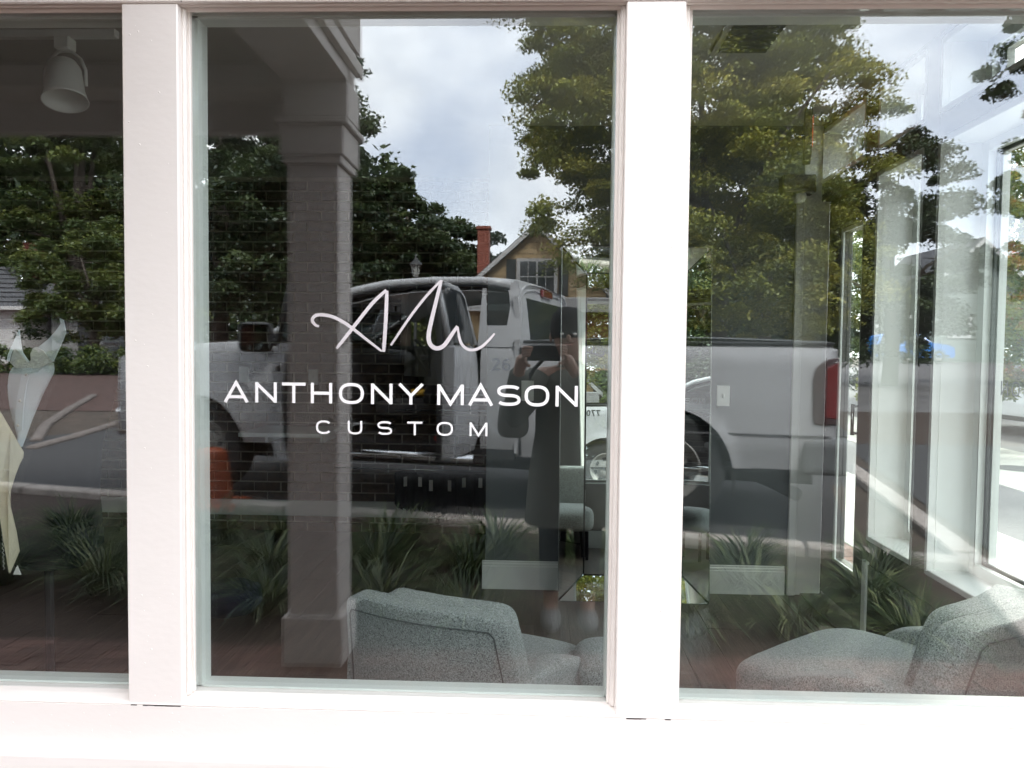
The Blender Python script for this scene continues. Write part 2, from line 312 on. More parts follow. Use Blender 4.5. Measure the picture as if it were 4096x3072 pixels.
def sarc(cx, cy_, rx, ry, a0, a1, n=20, e=.82):
    o = []
    for i in range(n+1):
        t = R(a0+(a1-a0)*i/n); c_, s_ = math.cos(t), math.sin(t); o.append((cx+rx*math.copysign(abs(c_)**e, c_), cy_+ry*math.copysign(abs(s_)**e, s_)))
    return o
def glyph(ch, w_, h, s):            # strokes in a w x h cell, stroke s (kept inside the cell)
    q = s/2
    if ch == 'A': return [[(q*.6, 0), (w_/2, h-q*.4), (w_-q*.6, 0)], [(w_*.17, h*.27), (w_*.83, h*.27)]]
    if ch == 'N': return [[(q, 0), (q, h)], [(w_-q, 0), (w_-q, h)], [(q*1.2, h-q), (w_-q*1.2, q)]]
    if ch == 'T': return [[(0, h-q), (w_, h-q)], [(w_/2, h-q), (w_/2, 0)]]
    if ch == 'H': return [[(q, 0), (q, h)], [(w_-q, 0), (w_-q, h)], [(q, h*.5), (w_-q, h*.5)]]
    if ch == 'O': return [sarc(w_/2, h/2, w_/2-q, h/2-q+s*.08, 0, 360, 36)]
    if ch == 'Y': return [[(q*.8, h), (w_/2, h*.42), (w_-q*.8, h)], [(w_/2, h*.44), (w_/2, 0)]]
    if ch == 'M': return [[(q, 0), (q, h)], [(w_-q, 0), (w_-q, h)], [(q*1.1, h-q*.6), (w_/2, h*.06), (w_-q*1.1, h-q*.6)]]
    if ch == 'C': return [sarc(w_/2, h/2, w_/2-q, h/2-q, 38, 322, 30)]
    if ch == 'U': return [[(q, h), (q, h*.42)]+sarc(w_/2, h*.42, w_/2-q, h*.42-q, 180, 360, 18)+[(w_-q, h)]]
    if ch == 'S':
        r1 = h/4-q/2
        return [sarc(w_*.5, h*.5+r1, w_/2-q, r1, 25, 180, 14, .8)+[(w_*.14, h*.56), (w_*.86, h*.44)][:0]+sarc(w_*.5, h*.5+r1, w_/2-q, r1, 180, 255, 6, .8)+sarc(w_*.5, h*.5-r1, w_/2-q, r1, 75, 0, 6, .8)+sarc(w_*.5, h*.5-r1, w_/2-q, r1, 0, -155, 14, .8)]
    if ch == '2': return [arc(w_/2, h*.7, w_/2-q, h*.3-q, 170, -20, 12)+[(q, q), (w_, q)]]
    if ch == '6': return [arc(w_/2, h*.31, w_/2-q, h*.31-q, 90, 450, 20), [(q, h*.34), (w_*.2, h*.7), (w_*.78, h-q)]]
    if ch == '7': return [[(0, h-q), (w_-q, h-q), (w_*.3, 0)]]
    if ch == '0': return [arc(w_/2, h/2, w_/2-q, h/2-q, 0, 360, 24)]
    if ch == '-': return [[(w_*.1, h*.45), (w_*.9, h*.45)]]
class letters:
    def __init__(s_, cells, h, s, fn, zb): s_.a = (cells, h, s, fn, zb)
    def obj(s_, name, m, parent):
        cells, h, s, fn, zb = s_.a
        for ch, x0, x1 in cells:
            mb = MB()
            for k_, st in enumerate(glyph(ch, x1-x0, h, s)): ribbon(mb, [(x0+p[0], zb+p[1]) for p in st], s, fn, .0004+.00008*k_)
            mb.obj(name, m, parent)
fg = lambda x, z, d: (x*K, -.0002-d, H+z*K)
A1 = [('A', -.508, -.469), ('N', -.4575, -.4225), ('T', -.414, -.376), ('H', -.3675, -.333), ('O', -.322, -.282), ('N', -.2705, -.236), ('Y', -.227, -.186),
      ('M', -.1645, -.122), ('A', -.1145, -.076), ('S', -.069, -.032), ('O', -.0255, .0135), ('N', .0235, .0585)]
letters(A1, .0328, .0049, fg, -.0888).obj('letter', VINYL, pane_mid)
A2 = [('C', -.359, -.334), ('U', -.3078, -.2845), ('S', -.260, -.2365), ('T', -.212, -.188), ('O', -.165, -.139), ('M', -.1125, -.084)]
letters(A2, .0218, .0032, fg, -.1378).obj('letter', VINYL, pane_mid)
def smooth_path(P, n=8):
    P = [Vector(p) for p in P]; o = []
    for i in range(len(P)-1):
        p0, p1, p2, p3 = P[max(i-1, 0)], P[i], P[i+1], P[min(i+2, len(P)-1)]
        for k in range(n):
            t = k/n; o.append(.5*((2*p1)+(-p0+p2)*t+(2*p0-5*p1+4*p2-p3)*t*t+(-p0+3*p1-3*p2+p3)*t**3))
    return [tuple(v) for v in o]+[tuple(P[-1])]
lg = MB()
S1 = smooth_path([(-.354, .034), (-.360, .036), (-.365, .044), (-.360, .051), (-.349, .0525), (-.331, .049), (-.315, .041), (-.300, .031), (-.278, .014), (-.2535, -.0045)])
S2 = smooth_path([(-.2505, -.0055), (-.2475, .040), (-.2455, .0915)], 6); S3 = smooth_path([(-.2465, .0925), (-.269, .071), (-.300, .032), (-.326, -.001)])
S4 = smooth_path([(-.239, .005), (-.208, .051), (-.184, .082), (-.160, .108)]); S5 = smooth_path([(-.159, .109), (-.167, .076), (-.177, .033), (-.1785, .015), (-.174, .005), (-.165, .001), (-.154, .006), (-.142, .023), (-.133, .0365)])
S6 = smooth_path([(-.1325, .0355), (-.131, .024), (-.127, .010), (-.119, .0015), (-.108, -.001), (-.095, .004), (-.083, .015), (-.074, .0255)])
for ks_, (S_, wd) in enumerate(((S1, .0052), (S2, .0058), (S3, .0055), (S4, .0042), (S5, .0068), (S6, .0044))):
    n_ = len(S_); ribbon(lg, S_, wd, fg, .0004+.00008*ks_, widths=[wd*(.62+.38*math.sin(math.pi*min(1, (i+1.5)/(n_*.35 if i < n_/2 else 9e9) if i < n_/2 else (n_-i)/(n_*.35))/2)) for i in range(n_)])
lg.obj('script_logo', VINYLS, pane_mid)
# grey street number low on the left part of the pane: "26"
letters([('2', -.0785, -.0655), ('6', -.0625, -.0485)], .0205, .0035, fg, -.0335).obj('number_digit', FAINT, pane_mid)

# ---------------------------------------------------------------- room
def structure(mb, name, m, **kw): return mb.obj(name, m, kind='structure', **kw)
ZW = 4.65; yb = ZW-D                     # grey back wall
CEIL = H+1.30
structure(MB().box(-6.2, 2.0, .087, 4.9, CEIL, CEIL+.25), 'ceiling', CEILM)
sub = structure(MB().box(-6.2, 1.9, .087, 4.9, -.06, -.006), 'floor', GAP)
pw = .178; k = 0; x = -3.4
while x < 1.55:
    y = .09-(k % 3)*.7
    while y < 4.4:
        y1 = min(y+2.1, 4.4); y0 = max(y, .09)
        if y1 > y0+.05:
            MB().box(x+.0005, min(x+pw-.0005, 1.545), y0, y1-.0015, -.006, 0).obj('plank', PLANK, sub, bevel=.0008)
        y += 2.1
    x += pw; k += 1
structure(MB().box(-6.2, -3.4, .087, 4.9, -.005, 0), 'floor', PLANK)
gw = structure(MB().box(-.318, 1.5, yb, yb+.12, 0, CEIL), 'interior_wall', GREYW)
structure(MB().box(-.318, -.20, yb+.12, 4.25, 0, CEIL), 'interior_wall', GREYW)
bb = MB().prism([(yb-.018, 0), (yb-.018, .135), (yb-.013, .14), (yb-.013, .15), (yb-.007, .156), (yb-.007, .165), (yb-.0005, .168), (yb-.0005, 0)], lambda y, z: (-.336, y, z), lambda y, z: (1.44, y, z))
bb.obj('baseboard', TRIMIN, gw)
structure(MB().box(-6.3, -6.2, .0, 5, 0, CEIL), 'interior_wall', TAUPE)
# wall below the display windows, seen from the room and in the tall mirror
structure(MB().box(XL, XR-.3, .0855, .15, 0, ZB-.03), 'interior_wall', TAUPE)
structure(MB().box(XL, XR-.3, .0855, .15, ZT+.03, H+.89), 'interior_wall', TAUPE)
structure(MB().box(XL, XR-.3, .1505, .166, 0, .15), 'baseboard', TRIMIN)
structure(MB().box(XL, MU[0][0], .0855, .15, ZB-.03, CEIL), 'interior_wall', TAUPE)
structure(MB().box(XL, MU[0][0]-.001, MF, .085, SB-.003, ZT+.0012), 'facade_wall', WHITE_F)
structure(MB().box(XL, MU[0][0]-.001, MF, .085, H+.90, CEIL), 'facade_wall', WHITE_F)
structure(MB().box(XL, XR, .0, .3, CEIL+.02, CEIL+4.2), 'facade_wall', WHITE_F)  # unseen upper wall, raised this high to keep sun off the truck
# brick wall at the back of the shop
yk = 6.02-D; bl, bh, ms = .197, .064, .013
bw = structure(MB().box(-6.2, -.2, yk+.012, yk+.2, 0, CEIL), 'brick_wall', MORTAR)
bmesh_ = MB().box(0, bl, -.001, .012, 0, bh).mesh('brick', BRICK, bevel=.002)
cnt = 0; rest = MB()
cells = []
for r_ in range(int((CEIL-.02)/(bh+ms))):
    z = .0+r_*(bh+ms); x = -6.2+(.5 if r_ % 2 else 0)*(bl+ms)
    while x+bl < -.2:
        px = x/6.02*1690; vis = -1169 < px < -120 and z > .30
        cells.append((0 if vis and (px > -745 or px < -890) and z > .35 else 1, -z, x, z)); x += bl+ms
cells.sort()
for i, (_, _, x, z) in enumerate(cells):
    jx, jy = random.uniform(-.002, .002), random.uniform(-.003, .003)
    if i < 296: inst('brick', bmesh_, bw, (x+jx, yk+jy, z), (0, 0, random.uniform(-.006, .006)))
    else: rest.box(x+jx, x+jx+bl, yk-.001+jy, yk+.012, z, z+bh)
rest.obj('brick_courses', BRICK, bw, kind='stuff')
MB().box(-6.1, -.33, yk-.022, yk-.003, .12, .24).obj('baseboard', TRIMIN, bw, bevel=.003)

# side wall with its tall windows; posts stand proud of the lined openings
X0 = 1.6; zs, zh, zt0, zt1 = H-.907, H+.866, H+.970, H+1.268
OPN = [(3.885, 3.425), (3.30, 2.32)]
sw = thing('side_wall', 'taupe side wall with deep white lined windows and transoms facing the street', 'wall')
def yy(Z): return Z-D
edges = [4.04]+[v for o_ in OPN for v in o_]+[1.94]
for i in range(0, len(edges), 2): MB().box(X0, X0+.245, yy(edges[i+1]), yy(edges[i]), 0, CEIL).obj('wall_post', TAUPE, sw)
MB().box(X0+.001, X0+.245, yy(1.94), yy(3.885), 0, zs-.002).obj('wall_panel', TAUPE, sw)
MB().box(X0+.001, X0+.245, yy(1.94), yy(3.885), zh+.002, zt0-.002).obj('wall_panel', TAUPE, sw)
MB().box(X0+.001, X0+.245, yy(1.94), yy(4.655), zt1+.002, CEIL).obj('wall_panel', TAUPE, sw)
MB().box(X0+.001, X0+.245, yy(4.04), yy(4.655), zh+.002, zt0-.002).obj('wall_panel', TAUPE, sw)
def lined(y1, y0, z0, z1, door=False):       # y0 < y1: opening between posts, z0..z1
    wn = MB().box(X0-.006, X0+.025, y0+.0, y0+.012, z0, z1)
    wn.box(X0-.006, X0+.025, y1-.022, y1, z0, z1); wn.box(X0-.006, X0+.025, y0, y1-.022, z0, z0+.022); wn.box(X0-.006, X0+.025, y0, y1-.022, z1-.022, z1)
    wn = wn.obj('window_frame', TRIMIN, sw, bevel=.003)
    ln = MB(); ln.box(X0+.026, X0+.165, y1-.016, y1, z0, z1); ln.box(X0+.026, X0+.165, y0, y0+.012, z0, z1); ln.box(X0+.026, X0+.165, y0+.012, y1-.016, z0, z0+.015); ln.box(X0+.026, X0+.165, y0+.012, y1-.016, z1-.015, z1)
    ln.obj('reveal_lining', TRIMIN, wn)
    s_ = MB(); q = .042; xa, xb = X0+.165, X0+.195
    s_.box(xa, xb, y1-.016-q, y1, z0, z1); s_.box(xa, xb, y0, y0+.012+q, z0, z1); s_.box(xa, xb, y0+.012+q, y1-.016-q, z0, z0+.015+q); s_.box(xa, xb, y0+.012+q, y1-.016-q, z1-.015-q, z1)
    s_.obj('sash', FRAMEIN, wn, bevel=.003)
    g = .012; s2 = MB(); ya, yb_ = y0+.012+q, y1-.016-q; za, zb_ = z0+.015+q, z1-.015-q
    s2.box(xb+.001, xb+.012, yb_-g, yb_+.02, za-.02, zb_+.02); s2.box(xb+.001, xb+.012, ya-.02, ya+g, za-.02, zb_+.02); s2.box(xb+.001, xb+.012, ya+g, yb_-g, za-.02, za+g); s2.box(xb+.001, xb+.012, ya+g, yb_-g, zb_-g, zb_+.02)
    s2.obj('glazing_seal', SEAL, wn)
    MB().box(xb+.013, xb+.019, ya, yb_, za, zb_).obj('window_pane', GLASS2, wn)
    s3 = MB(); s3.box(xb+.02, X0+.245, yb_-.014, y1, z0, z1); s3.box(xb+.02, X0+.245, y0, ya+.012, z0, z1); s3.box(xb+.02, X0+.245, ya, yb_, z0, za+.004); s3.box(xb+.02, X0+.245, ya, yb_, zb_-.004, z1)
    s3.obj('outer_frame', TRIMIN, wn)
    return wn
for Zf, Zn in OPN:
    lined(yy(Zf), yy(Zn), zs, zh); lined(yy(Zf), yy(Zn), zt0, zt1)
lined(yy(4.648), yy(4.04), zt0, zt1)
# reversed shop name on the outside of the second window
fs = lambda s_, z, d: (X0+.2145+d, yy(s_), z)
cells = [('M', 2.45, 2.515), ('A', 2.552, 2.612), ('S', 2.655, 2.71)]
wn2 = bpy.data.objects['window_frame.002']
letters([('N', 3.138, 3.187), ('O', 3.062, 3.115), ('S', 2.993, 3.041), ('A', 2.927, 2.978)], .056, .0065, fs, H-.158).obj('letter', FROST, wn2)
letters([('M', 2.930, 2.972)], .038, .0045, fs, H-.250).obj('letter', VINYLS, wn2)
# dark low recess panel under the windows with a pale edge
MB().box(X0-.008, X0, yy(3.14), yy(3.845), .035, .40).obj('recess_panel', BLACK, sw)
MB().box(X0-.018, X0, yy(3.848), yy(3.895), .02, .412).obj('recess_edge', TRIMIN, sw, bevel=.002)

# glazed door in the corner
dr = thing('glazed_door', 'dark taupe door with a tall glass pane in the far corner of the room', 'door')
XD = 1.652; d0, d1 = yy(4.06), yy(4.64)
gz0, gz1, gy0, gy1 = H-1.14, H+.66, yy(4.15), yy(4.42)
lf = MB(); lf.box(XD, XD+.045, gy1, d1, .03, zh); lf.box(XD, XD+.045, d0, gy0, .03, zh); lf.box(XD, XD+.045, gy0, gy1, .03, gz0); lf.box(XD, XD+.045, gy0, gy1, gz1, zh)
lf.obj('door_leaf', TAUPE, dr)
fr = MB(); q = .02
fr.box(XD-.012, XD, gy1-q*.2, gy1+q, gz0-q, gz1+q); fr.box(XD-.012, XD, gy0-q, gy0, gz0-q, gz1+q); fr.box(XD-.012, XD, gy0, gy1, gz0-q, gz0); fr.box(XD-.012, XD, gy0, gy1, gz1, gz1+q)
fr.obj('glass_bead', FRAMEIN, dr, bevel=.002)
MB().box(XD+.02, XD+.026, gy0, gy1, gz0, gz1).obj('door_pane', GLASS2, dr)
MB().box(1.53, XD+.1, d0, d1+.0, .001, .014).obj('threshold', mat('threshold_metal', (.09, .085, .075), .4, metal=.4), dr, bevel=.004)
MB().tube([(XD-.05, yy(4.115), 1.0), (XD-.05, yy(4.115), 1.16)], .009, 8).tube([(XD, yy(4.115), 1.01), (XD-.05, yy(4.115), 1.01)], .008, 8).tube([(XD, yy(4.115), 1.15), (XD-.05, yy(4.115), 1.15)], .008, 8).obj('handle', CHROME, dr, smooth=True)
cs = MB(); cs.box(1.455, 1.50, yb-.022, yb, 0, zh+.08); cs.box(1.50, XD-.003, yb-.004, yb+.02, 0, CEIL)
cs.obj('door_casing', TRIMIN, dr, bevel=.003)
MB().box(XD-.003, XD+.002, yb-.008, yb-.003, 0, zh).obj('door_gap', CRACK, dr)
structure(MB().box(1.50, 1.70, yb+.02, yb+.12, 0, CEIL), 'interior_wall', TAUPE)

# floor mirror leaning on the back wall
TH = R(3.6)
fm = thing('floor_mirror', 'tall mirror framed floor mirror leaning on the slate wall behind the wide white post', 'mirror', I(.535, 4.455, -H+.004), rot=(-TH, 0, 0))
mw, mh, q, dp = .842, 2.005, .142, .037
P_ = lambda x, z, y: (x, y, z)
ox, ix = mw/2, mw/2-q
for nm, c4 in (('left', [(-ox, 0, -dp), (-ox, mh, -dp), (-ix, mh-q, 0), (-ix, q, 0)]), ('right', [(ox, 0, -dp), (ix, q, 0), (ix, mh-q, 0), (ox, mh, -dp)]),
               ('bottom', [(-ox, 0, -dp), (-ix, q, 0), (ix, q, 0), (ox, 0, -dp)]), ('top', [(-ox, mh, -dp), (ox, mh, -dp), (ix, mh-q, 0), (-ix, mh-q, 0)])):
    a_ = [P_(x, z, y) for x, z, y in c4]; b_ = [(p[0], .012, p[2]) for p in a_]
    cen = sum((Vector(p) for p in a_), Vector())/4
    a_ = [tuple(Vector(p)+(cen-Vector(p))*.012) for p in a_]
    MB().hexa(a_+b_).obj('mirror_frame', MIRR, fm)
MB().box(-ix+.003, ix-.003, -.004, .008, q+.003, mh-q-.003).obj('mirror_glass', MIRR, fm, bevel=.002)
MB().box(-ox-.002, ox+.002, .013, .022, 0, mh).obj('backing_board', MIRB, fm)
for x0_, x1_, z0_, z1_ in ((-ox-.004, -ox-.0005, 0, mh), (ox+.0005, ox+.004, 0, mh), (-ox, ox, -.004, -.0005), (-ox, ox, mh+.0005, mh+.004)): MB().box(x0_, x1_, -dp-.003, .012, z0_, z1_).obj('edge_strip', MIRB, fm)
for z0_ in (q, mh-q): MB().box(-ix, ix, -.006, -.0045, z0_-.003, z0_+.003).obj('bevel_line', BLACK, fm)
for x0_ in (-ix, ix): MB().box(x0_-.002, x0_+.002, -.006, -.0045, q, mh-q).obj('bevel_line', BLACK, fm)
# light switches
def switch(u, Z, z, lab, yw):
    s_ = thing('light_switch', lab, 'light switch', (u, yw, H+z), group='light switch plates')
    MB().box(-.037, .037, -.006, 0, -.06, .06).obj('cover_plate', TRIMIN, s_, bevel=.0025)
    MB().box(-.006, .006, -.015, -.005, -.012, .012).obj('toggle', TRIMIN, s_, bevel=.002)
switch(1.063, ZW, -.255, 'white light switch plate on the slate wall right of the floor mirror', yb)
switch(-.078, ZW, -.24, 'white switch plate on the slate wall left of the floor mirror', yb)
switch(-1.75, 6.0, -.225, 'switch plate on the dark brick wall beside the porch column reflection', yk-.004)
switch(-2.29, 6.0, -.212, 'leftmost switch plate on the dark brick wall near the window edge', yk-.004)
# ceiling items
ve = thing('ceiling_vent', 'square ceiling vent grille above the mirror', 'ceiling vent', (.84, 3.30-D, CEIL))
MB().box(-.125, .125, -.20, .20, -.012, 0).obj('frame', CEILM, ve, bevel=.003)
for j in range(8): MB().hexa([(-.1, -.17+j*.044, -.013), (.1, -.17+j*.044, -.013), (.1, -.155+j*.044, -.013), (-.1, -.155+j*.044, -.013), (-.1, -.16+j*.044, -.024), (.1, -.16+j*.044, -.024), (.1, -.14+j*.044, -.024), (-.1, -.14+j*.044, -.024)]).obj('slat', GREYIN, ve)
ex = thing('exit_sign', 'exit sign with red letters hanging near the corner door', 'exit sign', (1.365, 4.2-D, H+1.115), rz=R(73))
MB().box(-.16, .16, -.02, .02, -.105, .105).obj('housing', TAUPE, ex, bevel=.004)
MB().tube([(0, 0, .105), (0, 0, .24)], .012).obj('stem', BLACK, ex)
EXM = mat('exit_red', (.5, .03, .01), .5, emit=((1, .12, .03), .45))
el = MB(); fx = lambda x, z, d: (x, -.021-d, z)
for x_, st in ((-.13, [[(.055, .0), (0, 0), (0, .13), (.055, .13)], [(0, .065), (.045, .065)]]), (-.055, [[(0, 0), (.06, .13)], [(0, .13), (.06, 0)]]), (.03, [[(0, 0), (0, .13)]]), (.06, [[(.0, .13), (.065, .13)], [(.033, .13), (.033, 0)]])):
    for s_ in st: ribbon(el, [(x_+p[0], -.065+p[1]) for p in s_], .016, fx, .001)
el.obj('exit_lettering', EXM, ex)
eb = thing('emergency_light', 'small boxy emergency light under the exit sign by the door corner', 'emergency light', (1.44, 4.5-D, H+.93))
MB().box(-.12, .06, -.06, .04, -.05, .05).obj('body', TAUPE, eb, bevel=.006); MB().lathe([(0, -.02), (.03, -.02), (.035, .02), (0, .02)], 12, (-.02, -.03, -.07), 'y').obj('lamp_head', TRIMIN, eb, smooth=True)
# track light, upper left
tl = thing('track_light', 'white bell shaped spotlight hanging from a ceiling track in the left window', 'track light', I(-1.98, 3.25, 1.235))
MB().box(-1.6, .22, -.018, .018, .03, .062).obj('track', TRIMIN, tl, bevel=.003)
MB().box(-.032, .032, -.03, .03, -.02, .03).obj('adapter', TRIMIN, tl, bevel=.005)
bell = MB().lathe([(0, .0), (.03, -.004), (.055, -.02), (.07, -.05), (.076, -.10), (.082, -.16), (.092, -.20), (.098, -.215), (.092, -.212), (.075, -.16), (.066, -.06), (0, -.02)], 28)
bell.xf(Matrix.Translation((.0, -.01, -.06)) @ Matrix.Scale(.9, 4) @ Matrix.Rotation(R(-10), 4, 'Y') @ Matrix.Rotation(R(-14), 4, 'X')).obj('lamp_shade', TRIMIN, tl, smooth=True)
MB().tube([(-.088, 0, -.165), (-.086, 0, -.10), (-.066, 0, -.055), (-.03, 0, -.026), (0, 0, -.02), (.03, 0, -.026), (.066, 0, -.055), (.086, 0, -.10), (.088, 0, -.165)], .0065, 6).obj('yoke', TRIMIN, tl, smooth=True)

# clothes on rails in front of the brick wall
def cloth_panel(mb, x0, x1, zt_, zb_, y, seedv, flare=.0, fold=.012, n=10, shoulder=True, rag=0):
    rr = random.Random(seedv); ph = rr.uniform(0, 6); w_ = x1-x0; nv = 16
    def f(u, v, s):
        sh = (abs(u-.5)*2)**2*.05 if shoulder else 0
        wd = (1+flare*v)*(.86 if v < .04 and shoulder else 1)
        x = x0+w_/2+(u-.5)*w_*wd; z = zt_-sh-(zt_-sh-zb_)*v+(rag*math.sin(u*23+ph) if v > .95 else 0)
        return (x, y+s*(.014+.02*math.sin(math.pi*u))+fold*math.sin(u*9+ph)*(.3+v), z)
    a_ = MB().grid(lambda u, v: f(u, v, -1), n, nv); b_ = MB().grid(lambda u, v: f(u, v, 1), n, nv); mb.add(a_.v, a_.f); mb.add(b_.v, b_.f)
    for uu in (0, 1):
        e_ = MB().grid(lambda u, v: f(uu, v, -1+2*u), 1, nv); mb.add(e_.v, e_.f)
    for vv in (0, 1):
        e_ = MB().grid(lambda u, v: f(u, vv, -1+2*v), n, 1); mb.add(e_.v, e_.f)
    return mb
JK = [mat('grey_suit_wool', (.30, .29, .26), .95, bump=.3, bs=200), mat('olive_suit_wool', (.33, .325, .29), .95, bump=.3, bs=200), mat('taupe_suit_wool', (.25, .24, .215), .95)]
zc = 5.72
rail = thing('clothes_rail', 'thin upper steel clothes rail holding the grey jackets', 'clothes rail', group='clothes rails')
MB().tube([I(-1.02, zc, .46), I(-.36, zc, .46)], .006).obj('rail_bar', CHROME, rail, smooth=True)
MB().tube([I(-1.0, zc, .46), I(-1.0, 6.0, .46)], .006).obj('rail_bracket', CHROME, rail, smooth=True)
jl = ['leftmost grey jacket on the upper rail', 'second grey jacket from the left on the upper rail', 'third jacket from the left on the upper rail, hanging long', 'fourth jacket on the upper rail, olive grey', 'rightmost jacket on the upper rail beside the slate wall']
for i, (x, zb_) in enumerate(((-.90, -.20), (-.80, -.25), (-.69, -.24), (-.60, -.27), (-.50, -.28))):
    j = thing('hanging_jacket', jl[i], 'jacket', I(x, zc, .43), group='suit jackets on the upper rail', rz=R(-38+i*9))
    cloth_panel(MB(), -.10, .10, 0, zb_-.43, 0, i, flare=.12).obj('jacket_body', JK[i % 3], j, smooth=True)
    cloth_panel(MB(), -.125, -.085, -.03, zb_-.28, -.02, i+9, flare=.1, n=4).obj('sleeve', JK[i % 3], j, smooth=True)
    MB().tube([(0, 0, -.01), (0, 0, .02), (.012, 0, .035), (0, 0, .045)], .002, 5).obj('hanger_hook', CHROME, j)
rail2 = thing('clothes_rail', 'bright middle clothes rail level with the lettering', 'clothes rail', group='clothes rails')
MB().tube([I(-1.06, zc, -.445), I(-.385, zc, -.445)], .0055).obj('rail_bar', CHROME, rail2, smooth=True)
for j in range(6): MB().box(-1.0+j*.12, -.988+j*.12, zc-D-.007, zc-D+.007, H-.455, H-.44).obj('rail_clip', BLACK, rail2)
rail3 = thing('clothes_rail', 'lowest dark clothes rail holding the tagged black trousers', 'clothes rail', group='clothes rails')
MB().tube([I(-1.5, zc, -.875), I(-.37, zc, -.89)], .008).obj('rail_bar', CHROME, rail3, smooth=True)
TAGM = mat('paper_tag', (.72, .70, .66), .7)
ords = ['first', 'second', 'third', 'fourth', 'fifth', 'sixth', 'seventh', 'eighth', 'ninth']
for i in range(9):
    x = -1.0+i*.072
    t_ = thing('hanging_trousers', '%s pair of black trousers from the left on the lowest rail' % ords[i], 'trousers', I(x, zc, -.90), rz=R(random.uniform(-30, 30)), group='black trousers on the lowest rail')
    cloth_panel(MB(), -.058, .058, 0, -.24-random.uniform(0, .09), 0, 40+i, shoulder=False, rag=.03, n=8).obj('trouser_legs', DARKF, t_, smooth=True)
    if i % 3 != 1: MB().box(-.012, .016, -.047, -.045, -.10-.03*(i % 2), -.03-.02*(i % 2)).obj('price_tag', TAGM, t_)
sh = thing('wall_shelf', 'pale floating shelf on the brick wall behind the lettering', 'shelf', I(-1.72, 5.3, -.585))
MB().box(-.34, .235, 0, .55, -.028, 0).obj('shelf_board', TRIMIN, sh, bevel=.003)
for x in (-.25, .15): MB().box(x-.01, x+.01, .3, .66, -.10, -.029).obj('bracket', TRIMIN, sh)
cu = thing('floor_cushion', 'dark navy round cushion on the dim floor in the lower left of the middle window', 'cushion', I(-1.66, 4.15, -H+.0))
MB().lathe([(0, 0), (.13, .0), (.17, .05), (.16, .12), (.10, .15), (0, .155)], 24).obj('cushion_body', mat('navy_cloth', (.012, .014, .03), .9), cu, smooth=True)

# armchairs
def superbox(sx, sy, sz, e=.28, n=20, bend=None):
    mb = MB()
    def f(u, v):
        a_ = u*2*math.pi; b_ = (v-.5)*math.pi
        sg = lambda t, p: math.copysign(abs(t)**p, t)
        x = sg(math.cos(b_), e)*sg(math.cos(a_), e); y = sg(math.cos(b_), e)*sg(math.sin(a_), e); z = sg(math.sin(b_), e)
        p = (x*sx/2, y*sy/2, z*sz/2)
        return bend(*p) if bend else p
    mb.grid(f, n*2, n); return mb
def armchair(name, label, loc, rz, grp):
    c = thing(name, label, 'armchair', loc, rz, grp)
    def shell(x, y, z):                       # the back curls forward at the sides, narrows to the top
        t = (z+.25)/.5
        x2 = x*(1.13-.20*t); y2 = y+abs(x/.3)**2.4*.10*(1-.25*t)-t*.10
        z2 = z-.022*abs(x/.3)**4*max(t, 0)
        return (x2, y2, z2)
    superbox(.60, .10, .50, .14, 28, shell).xf(Matrix.Translation((0, -.27, .41))).obj('backrest', TWEED, c, smooth=True)
    superbox(.47, .10, .40, .20, 22, lambda x, y, z: shell(x*.98, y, z)).xf(Matrix.Translation((.03, -.185, .452))).obj('back_cushion', TWEED, c, smooth=True)
    superbox(.62, .62, .17, .30, 24, lambda x, y, z: (x*(1-.0*y), y, z+(.018*math.cos(x*4.5)*math.cos(y*4) if z > 0 else 0)-.03*(y > 0)*(y/.3)**3*(1 if z > 0 else 0))).xf(Matrix.Translation((0, .08, .275))).obj('seat', TWEED, c, smooth=True)
    for s_ in (-1, 1):
        superbox(.10, .46, .24, .35, 16, lambda x, y, z: (x+s_*.02*(y/.2), y, z-.06*max(y, 0)/.2*(z > 0))).xf(Matrix.Translation((s_*.305, -.05, .32))).obj('armrest', TWEED, c, smooth=True)
    # piping seam across the outside of the back
    pts = [shell(-.262, -.052, z) for z in np.linspace(-.22, .19, 10)]+[shell(x, -.052, .207) for x in np.linspace(-.25, .25, 19)]+[shell(.262, -.052, z) for z in np.linspace(.19, -.22, 10)]
    MB().tube([(p[0], p[1]-.27-.0005, p[2]+.41) for p in pts], .0022, 6).obj('piping', PIPING, c, smooth=True)
    for x, y in ((-.23, -.24), (.23, -.24), (-.23, .28), (.23, .28)): MB().tube([(x*.95, y*.95, .28), (x, y, .0)], [.016, .009], 8).obj('leg', BLACK, c, smooth=True)
    return c
armchair('armchair', 'grey tweed armchair with its back to the glass, left of the wide white post', I(-.225, 2.66, -H), R(-22), 'tweed armchairs inside the windows')
armchair('armchair', 'grey tweed armchair turned left in the right hand window corner', I(1.165, 2.62, -H), R(40), 'tweed armchairs inside the windows').scale = (1.07, 1.07, 1.05)
ot = thing('ottoman', 'small grey tweed ottoman half hidden behind the wide white post', 'ottoman', I(.275, 2.68, -H))
superbox(.31, .31, .20, .55, 20).xf(Matrix.Translation((0, 0, .31))).obj('cushion', TWEED, ot, smooth=True)
for x, y in ((-.1, -.1), (.1, -.1), (-.1, .1), (.1, .1)): MB().tube([(x, y, .22), (x, y, 0)], .012, 8).obj('leg', BLACK, ot)

